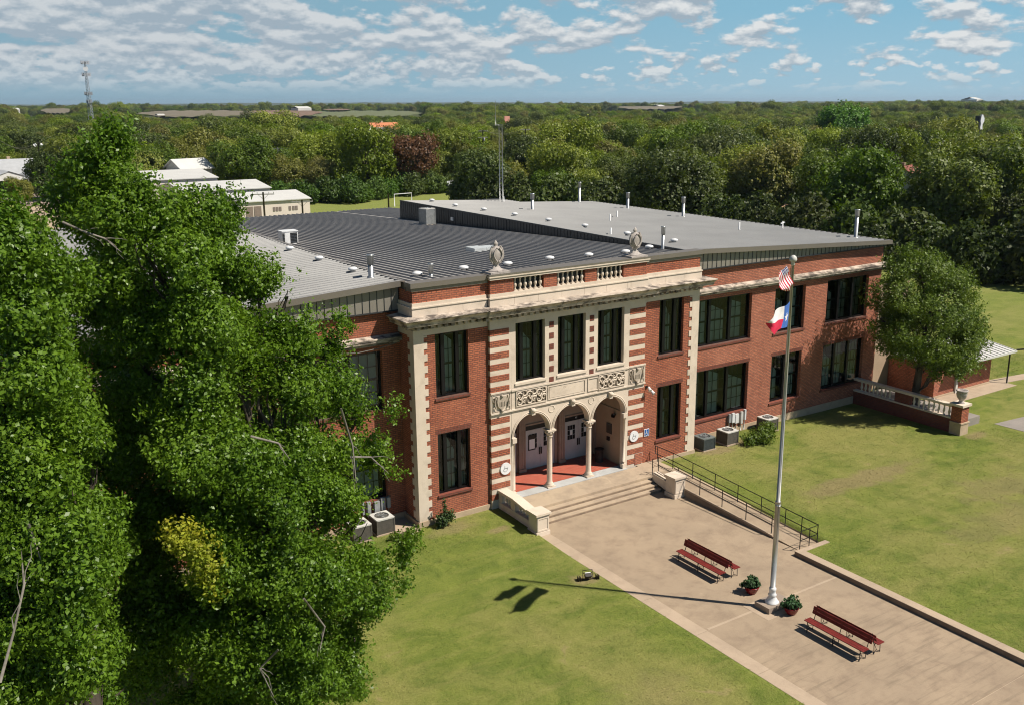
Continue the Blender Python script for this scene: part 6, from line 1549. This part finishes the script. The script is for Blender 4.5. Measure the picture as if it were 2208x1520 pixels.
PP = {}
for key, a_ in {'a': (1793, 319, 225, 'utility pole with white crossarms in the trees behind the right roof', 11), 'b': (2195, 339, 205, 'utility pole in front of the orange roof at the right edge', 11), 'c': (1041, 281, 300, 'utility pole with crossarms left of the antenna mast', 12), 'd': (922, 287, 310, 'utility pole with transformer left of the dark thicket', 12),
                'e': (1133, 278, 300, 'bleached utility pole right of the antenna mast', 12)}.items(): PP[key] = pole(*a_[:4], a_[4])
PP['f'] = pole(567, 415, 141, 'tall dark utility pole in front of the white buildings', 7.2, 1, False); PP['g'] = pole(651, 431, 145, 'short dark utility pole at the corner of the white building', 5.8, 1, False)
PP['h'] = pole(837, 419, 150, 'bare dark pole at the edge of the playing field', 5.6, 0, False)
PP['i'] = pole(82, 309, 228, 'tall dark light pole with white lamps by the long grey roof', 13, 0, False, True)
def wires(a, b, label, nw=2, off=.8):
    mb = MB()
    for k in range(nw):
        o_ = Vector((rt.x, rt.y, 0))*off*(k-.5*(nw-1)); mb.tube([a.lerp(b, t_/12)+o_*.6+Vector((0, 0, -.25*k-1.3*math.sin(t_/12*math.pi))) for t_ in range(13)], .028, 4, False)
    tag(mb.build('power_line', WIRE), label, 'power line', 'power lines between utility poles')
wires(PP['d'], PP['c'], 'power line strung between the two poles left of the mast'); wires(PP['c'], PP['e'], 'power line strung behind the antenna mast')
wires(at(0, 303, d=230), PP['i'], 'power line coming from the left edge to the light pole'); wires(PP['i'], at(700, 286, d=330), 'long power line crossing the trees above the big foreground tree'); wires(PP['a'], PP['b'], 'power line strung across the trees on the right')
# pole signs
def polesign(u, v, d, w, h, label, m, shape, turn=.55):
    p = at(u, v, d=d); t = thing('pole_sign', label, 'sign', (p.x, p.y, p.z+.6), math.atan2(rt.y, rt.x)+turn); mb = MB(); mb.tube([(0, .3, -10), (0, .3, -h/2)], .25, 8); mb.build('post', DARKM, t)
    mb = MB(); mb.face([(x*w, -.25, z*h) for x, z in shape]); mb.face([(x*w, .25, z*h) for x, z in shape][::-1])
    for i in range(len(shape)):
        a, b = shape[i], shape[(i+1) % len(shape)]; mb.face([(a[0]*w, .25, a[1]*h), (b[0]*w, .25, b[1]*h), (b[0]*w, -.25, b[1]*h), (a[0]*w, -.25, a[1]*h)])
    mb.build('face_panel', m, t); return t
t = polesign(2115, 268, 400, 3.0, 5.4, 'tall white sign with a dark flank standing above the trees on the right', PLAS, [(-.1, .5), (.15, .5), (.5, .25), (.5, .05), (.22, -.15), (.30, -.5), (-.2, -.5), (-.1, -.1), (-.22, .1)][::-1])
mb = MB(); mb.face([(-.30*3, -.26, .40*5.4), (-.12*3, -.26, .5*5.4), (-.24*3, -.26, .1*5.4), (-.22*3, -.26, -.5*5.4), (-.46*3, -.26, -.48*5.4), (-.42*3, -.26, 0)]); mb.box(-1.3, -.75, -.24, 1.6, -2.6, 2.2); mb.build('dark_flank', DARKM, t)
polesign(1093, 261, 500, 3.0, 3.2, 'small square salmon pink sign above the trees by the mast', mat('salmon_sign', (.75, .35, .26), None, 2, .6), [(-.5, .5), (.5, .5), (.5, -.1), (.2, -.5), (-.2, -.5), (-.5, -.1)][::-1])

# ------------------------------------------------------------------ white metal buildings beyond the roof
def shed(label, x0, x1, y0, y1, eave, ridge, rx=None):
    """low gabled metal building whose ridge runs along x"""
    t = thing('metal_building', label, 'building', group='white metal buildings behind the school'); ym = (y0+y1)/2
    mb = MB(); mb.box(x0, x1, y0, y1, -.5, eave); mb.face([(x0, y1, eave), (x0, y0, eave), (x0, ym, ridge)]); mb.face([(x1, y0, eave), (x1, y1, eave), (x1, ym, ridge)]); mb.build('wall', CREAM, t)
    mb = MB(); b = len(mb.v)
    for q, ye in ((0, y0-.3), (1, y1+.3)):
        b = len(mb.v)
        for dz in (.01, .14):
            for x, y, z in ((x0-.2, ye, eave-.03), (x1+.2, ye, eave-.03), (x1+.2, ym, ridge), (x0-.2, ym, ridge)): mb.v.append((x, y, z+dz))
        for f in ((0, 1, 2, 3), (7, 6, 5, 4), (0, 4, 5, 1), (1, 5, 6, 2), (2, 6, 7, 3), (3, 7, 4, 0)): mb.f.append(tuple(b+i for i in f)); mb.mi.append(0); mb.sm.append(False)
    mb.build('roof', WROOF, t); return t
t = shed('nearest cream metal building with two big doors behind the dark roof', 20.2, 31.8, 115, 128, 4.0, 4.9)
for x0, x1, z0, z1 in ((21.25, 22.35, 0, 3.3), (22.55, 23.7, 0, 3.3)): mb = MB(); mb.box(x0, x1, 114.93, 114.999, z0, z1); mb.build('door', mat('brown_grey_door', (.26, .20, .17), None, 3, .7), t)
for xx in (25.6, 26.1, 26.6, 28.2, 28.8, 29.3): mb = MB(); mb.box(xx, xx+.38, 114.94, 114.999, 2.35, 3.0); mb.build('window', mat('dull_window', (.24, .19, .17), None, 3, .7), t)
shed('middle stepped white metal building behind the nearest one', 16, 30.9, 131, 147, 4.7, 5.6); shed('farthest and highest white metal building', 10, 27.4, 150, 172, 5.5, 6.5)
# goal frame
t = thing('goal_frame', 'white football goal frame on the playing field', 'goal'); pa, pb = at(851, 446, z=.0), at(888, 443, z=0); mb = MB(); mb.tube([pa, pa+Vector((0, 0, 2.3)), pb+Vector((0, 0, 2.3)), pb], .09, 6); mb.build('frame', VENTW, t)
# long house and car port at the far left
t = house('long low building with a pale grey roof at the far left', 20, 345, 262, 62, 13, 3.1, 6.4, BRW, PALR, .12, True, 'building', 'long_building')
for i, (u, v) in enumerate(((98, 361), (3, 368))):
    q = at(u, v, d=247); c_ = thing('carport', ('white gabled carport with a car inside' if i == 0 else 'white gabled carport cut by the left edge'), 'carport', (q.x, q.y, 0), .12); w = 5.2
    mb = MB(); h0, h1 = q.z-1.9, q.z
    for k in (-1, 1): mb.box(k*w-.25, k*w+.25, -6, -5.6, 0, h0)
    mb.face([(-w-.3, -6.1, h0), (w+.3, -6.1, h0), (0, -6.1, h1)]); mb.build('front_frame', WHITE, c_)
    mb = MB(); mb.face([(-w-.5, -6.3, h0-.1), (0, -6.3, h1+.1), (0, 5, h1+.1), (-w-.5, 5, h0-.1)]); mb.face([(0, -6.3, h1+.1), (w+.5, -6.3, h0-.1), (w+.5, 5, h0-.1), (0, 5, h1+.1)]); mb.build('roof', PALR, c_)
    mb = MB(); mb.box(-w, w, -.5, -.4, 0, h0); mb.build('inner_wall', DARKM, c_)
    if i == 0:
        car = thing('parked_car', 'white car parked in the carport', 'car', (q.x+1.6, q.y-4.3, 0), .12)
        mb = MB(); prof = [(-.95, .35), (-.95, .95), (-.8, 1.05), (-.72, 1.5), (-.5, 1.58), (.5, 1.58), (.72, 1.5), (.8, 1.05), (.95, .95), (.95, .35)]
        for i_ in range(len(prof)-1): a, b = prof[i_], prof[i_+1]; y0a = -2.2 if a[1] < 1.1 else -1.0; y0b = -2.2 if b[1] < 1.1 else -1.0; mb.face([(a[0], y0a, a[1]), (a[0], 2.2 if a[1] < 1.1 else 1.6, a[1]), (b[0], 2.2 if b[1] < 1.1 else 1.6, b[1]), (b[0], y0b, b[1])])
        mb.face([(-.95, -2.2, .35), (.95, -2.2, .35), (.95, -2.2, .95), (.8, -2.2, 1.05), (-.8, -2.2, 1.05), (-.95, -2.2, .95)]); mb.face([(-.8, -2.2, 1.05), (.8, -2.2, 1.05), (.8, -1.5, 1.08), (-.8, -1.5, 1.08)]); mb.build('body', WHITE, car)
        mb = MB(); mb.face([(-.8, -1.5, 1.08), (.8, -1.5, 1.08), (.6, -1.0, 1.55), (-.6, -1.0, 1.55)]); mb.build('windscreen', VOID, car)
        for sx in (-1, 1):
            for yy_ in (-1.4, 1.4): mb = MB(); mb.tube([(sx*.86, yy_, .33), (sx*.97, yy_, .33)], .33, 14); mb.build('wheel', ACD, car)
sheet('car_park', [tuple(at(0, 396, z=0))[:2], tuple(at(165, 392, z=0))[:2], tuple(at(240, 440, z=0))[:2], tuple(at(0, 447, z=0))[:2]], .06, mat('pale_asphalt', (.36, .28, .23), (.32, .25, .20), .2, .95))
sheet('dirt_lot', [tuple(at(0, 449, z=0))[:2], tuple(at(250, 442, z=0))[:2], tuple(at(330, 500, z=0))[:2], tuple(at(0, 500, z=0))[:2]], .06, mat('pale_dirt', (.46, .36, .24), (.40, .31, .21), .3, .95))
t = thing('pipe_fence', 'dark pipe rail fence beside the pale lot at the left', 'fence'); fa, fb = at(72, 470, z=0), at(135, 470, z=0)
for z_ in (1.2, .6): mb = MB(); mb.tube([fa+Vector((0, 0, z_)), fb+Vector((0, 0, z_))], .04, 5); mb.build('rail', RAILB, t)
for k in range(6): mb = MB(); q = fa.lerp(fb, k/5); mb.tube([q, q+Vector((0, 0, 1.25))], .05, 5); mb.build('post', RAILB, t)
x, y = at(40, 372, d=215).x, at(40, 372, d=215).y; place(protos[3], x, y, .52, 'small round olive tree in front of the long grey roof', None)
SC.cycles.max_bounces = 6; SC.cycles.diffuse_bounces = 1; SC.cycles.glossy_bounces = 3; SC.cycles.transmission_bounces = 3; SC.cycles.transparent_max_bounces = 6
SC.cycles.filter_width = 1.1; SC.cycles.use_denoising = True; SC.cycles.sample_clamp_indirect = 6
SC.cycles.use_adaptive_sampling = True; SC.cycles.adaptive_threshold = .02

# ------------------------------------------------------------------ haze in the air
def make_haze():
    m = bpy.data.materials.new('haze_air'); m.use_nodes = True; N = NT(m.node_tree); N.n.clear()
    out = N.new('ShaderNodeOutputMaterial'); v = N.new('ShaderNodeVolumePrincipled', {'Color': (.62, .78, .95, 1), 'Density': .000055, 'Anisotropy': .2})
    N.l.new(v.outputs[0], out.inputs['Volume'])
    mb = MB(); mb.box(-1600, 17000, -600, 17000, -95, 72); o = mb.build('haze', m); o['kind'] = 'stuff'
if HAZE: make_haze()
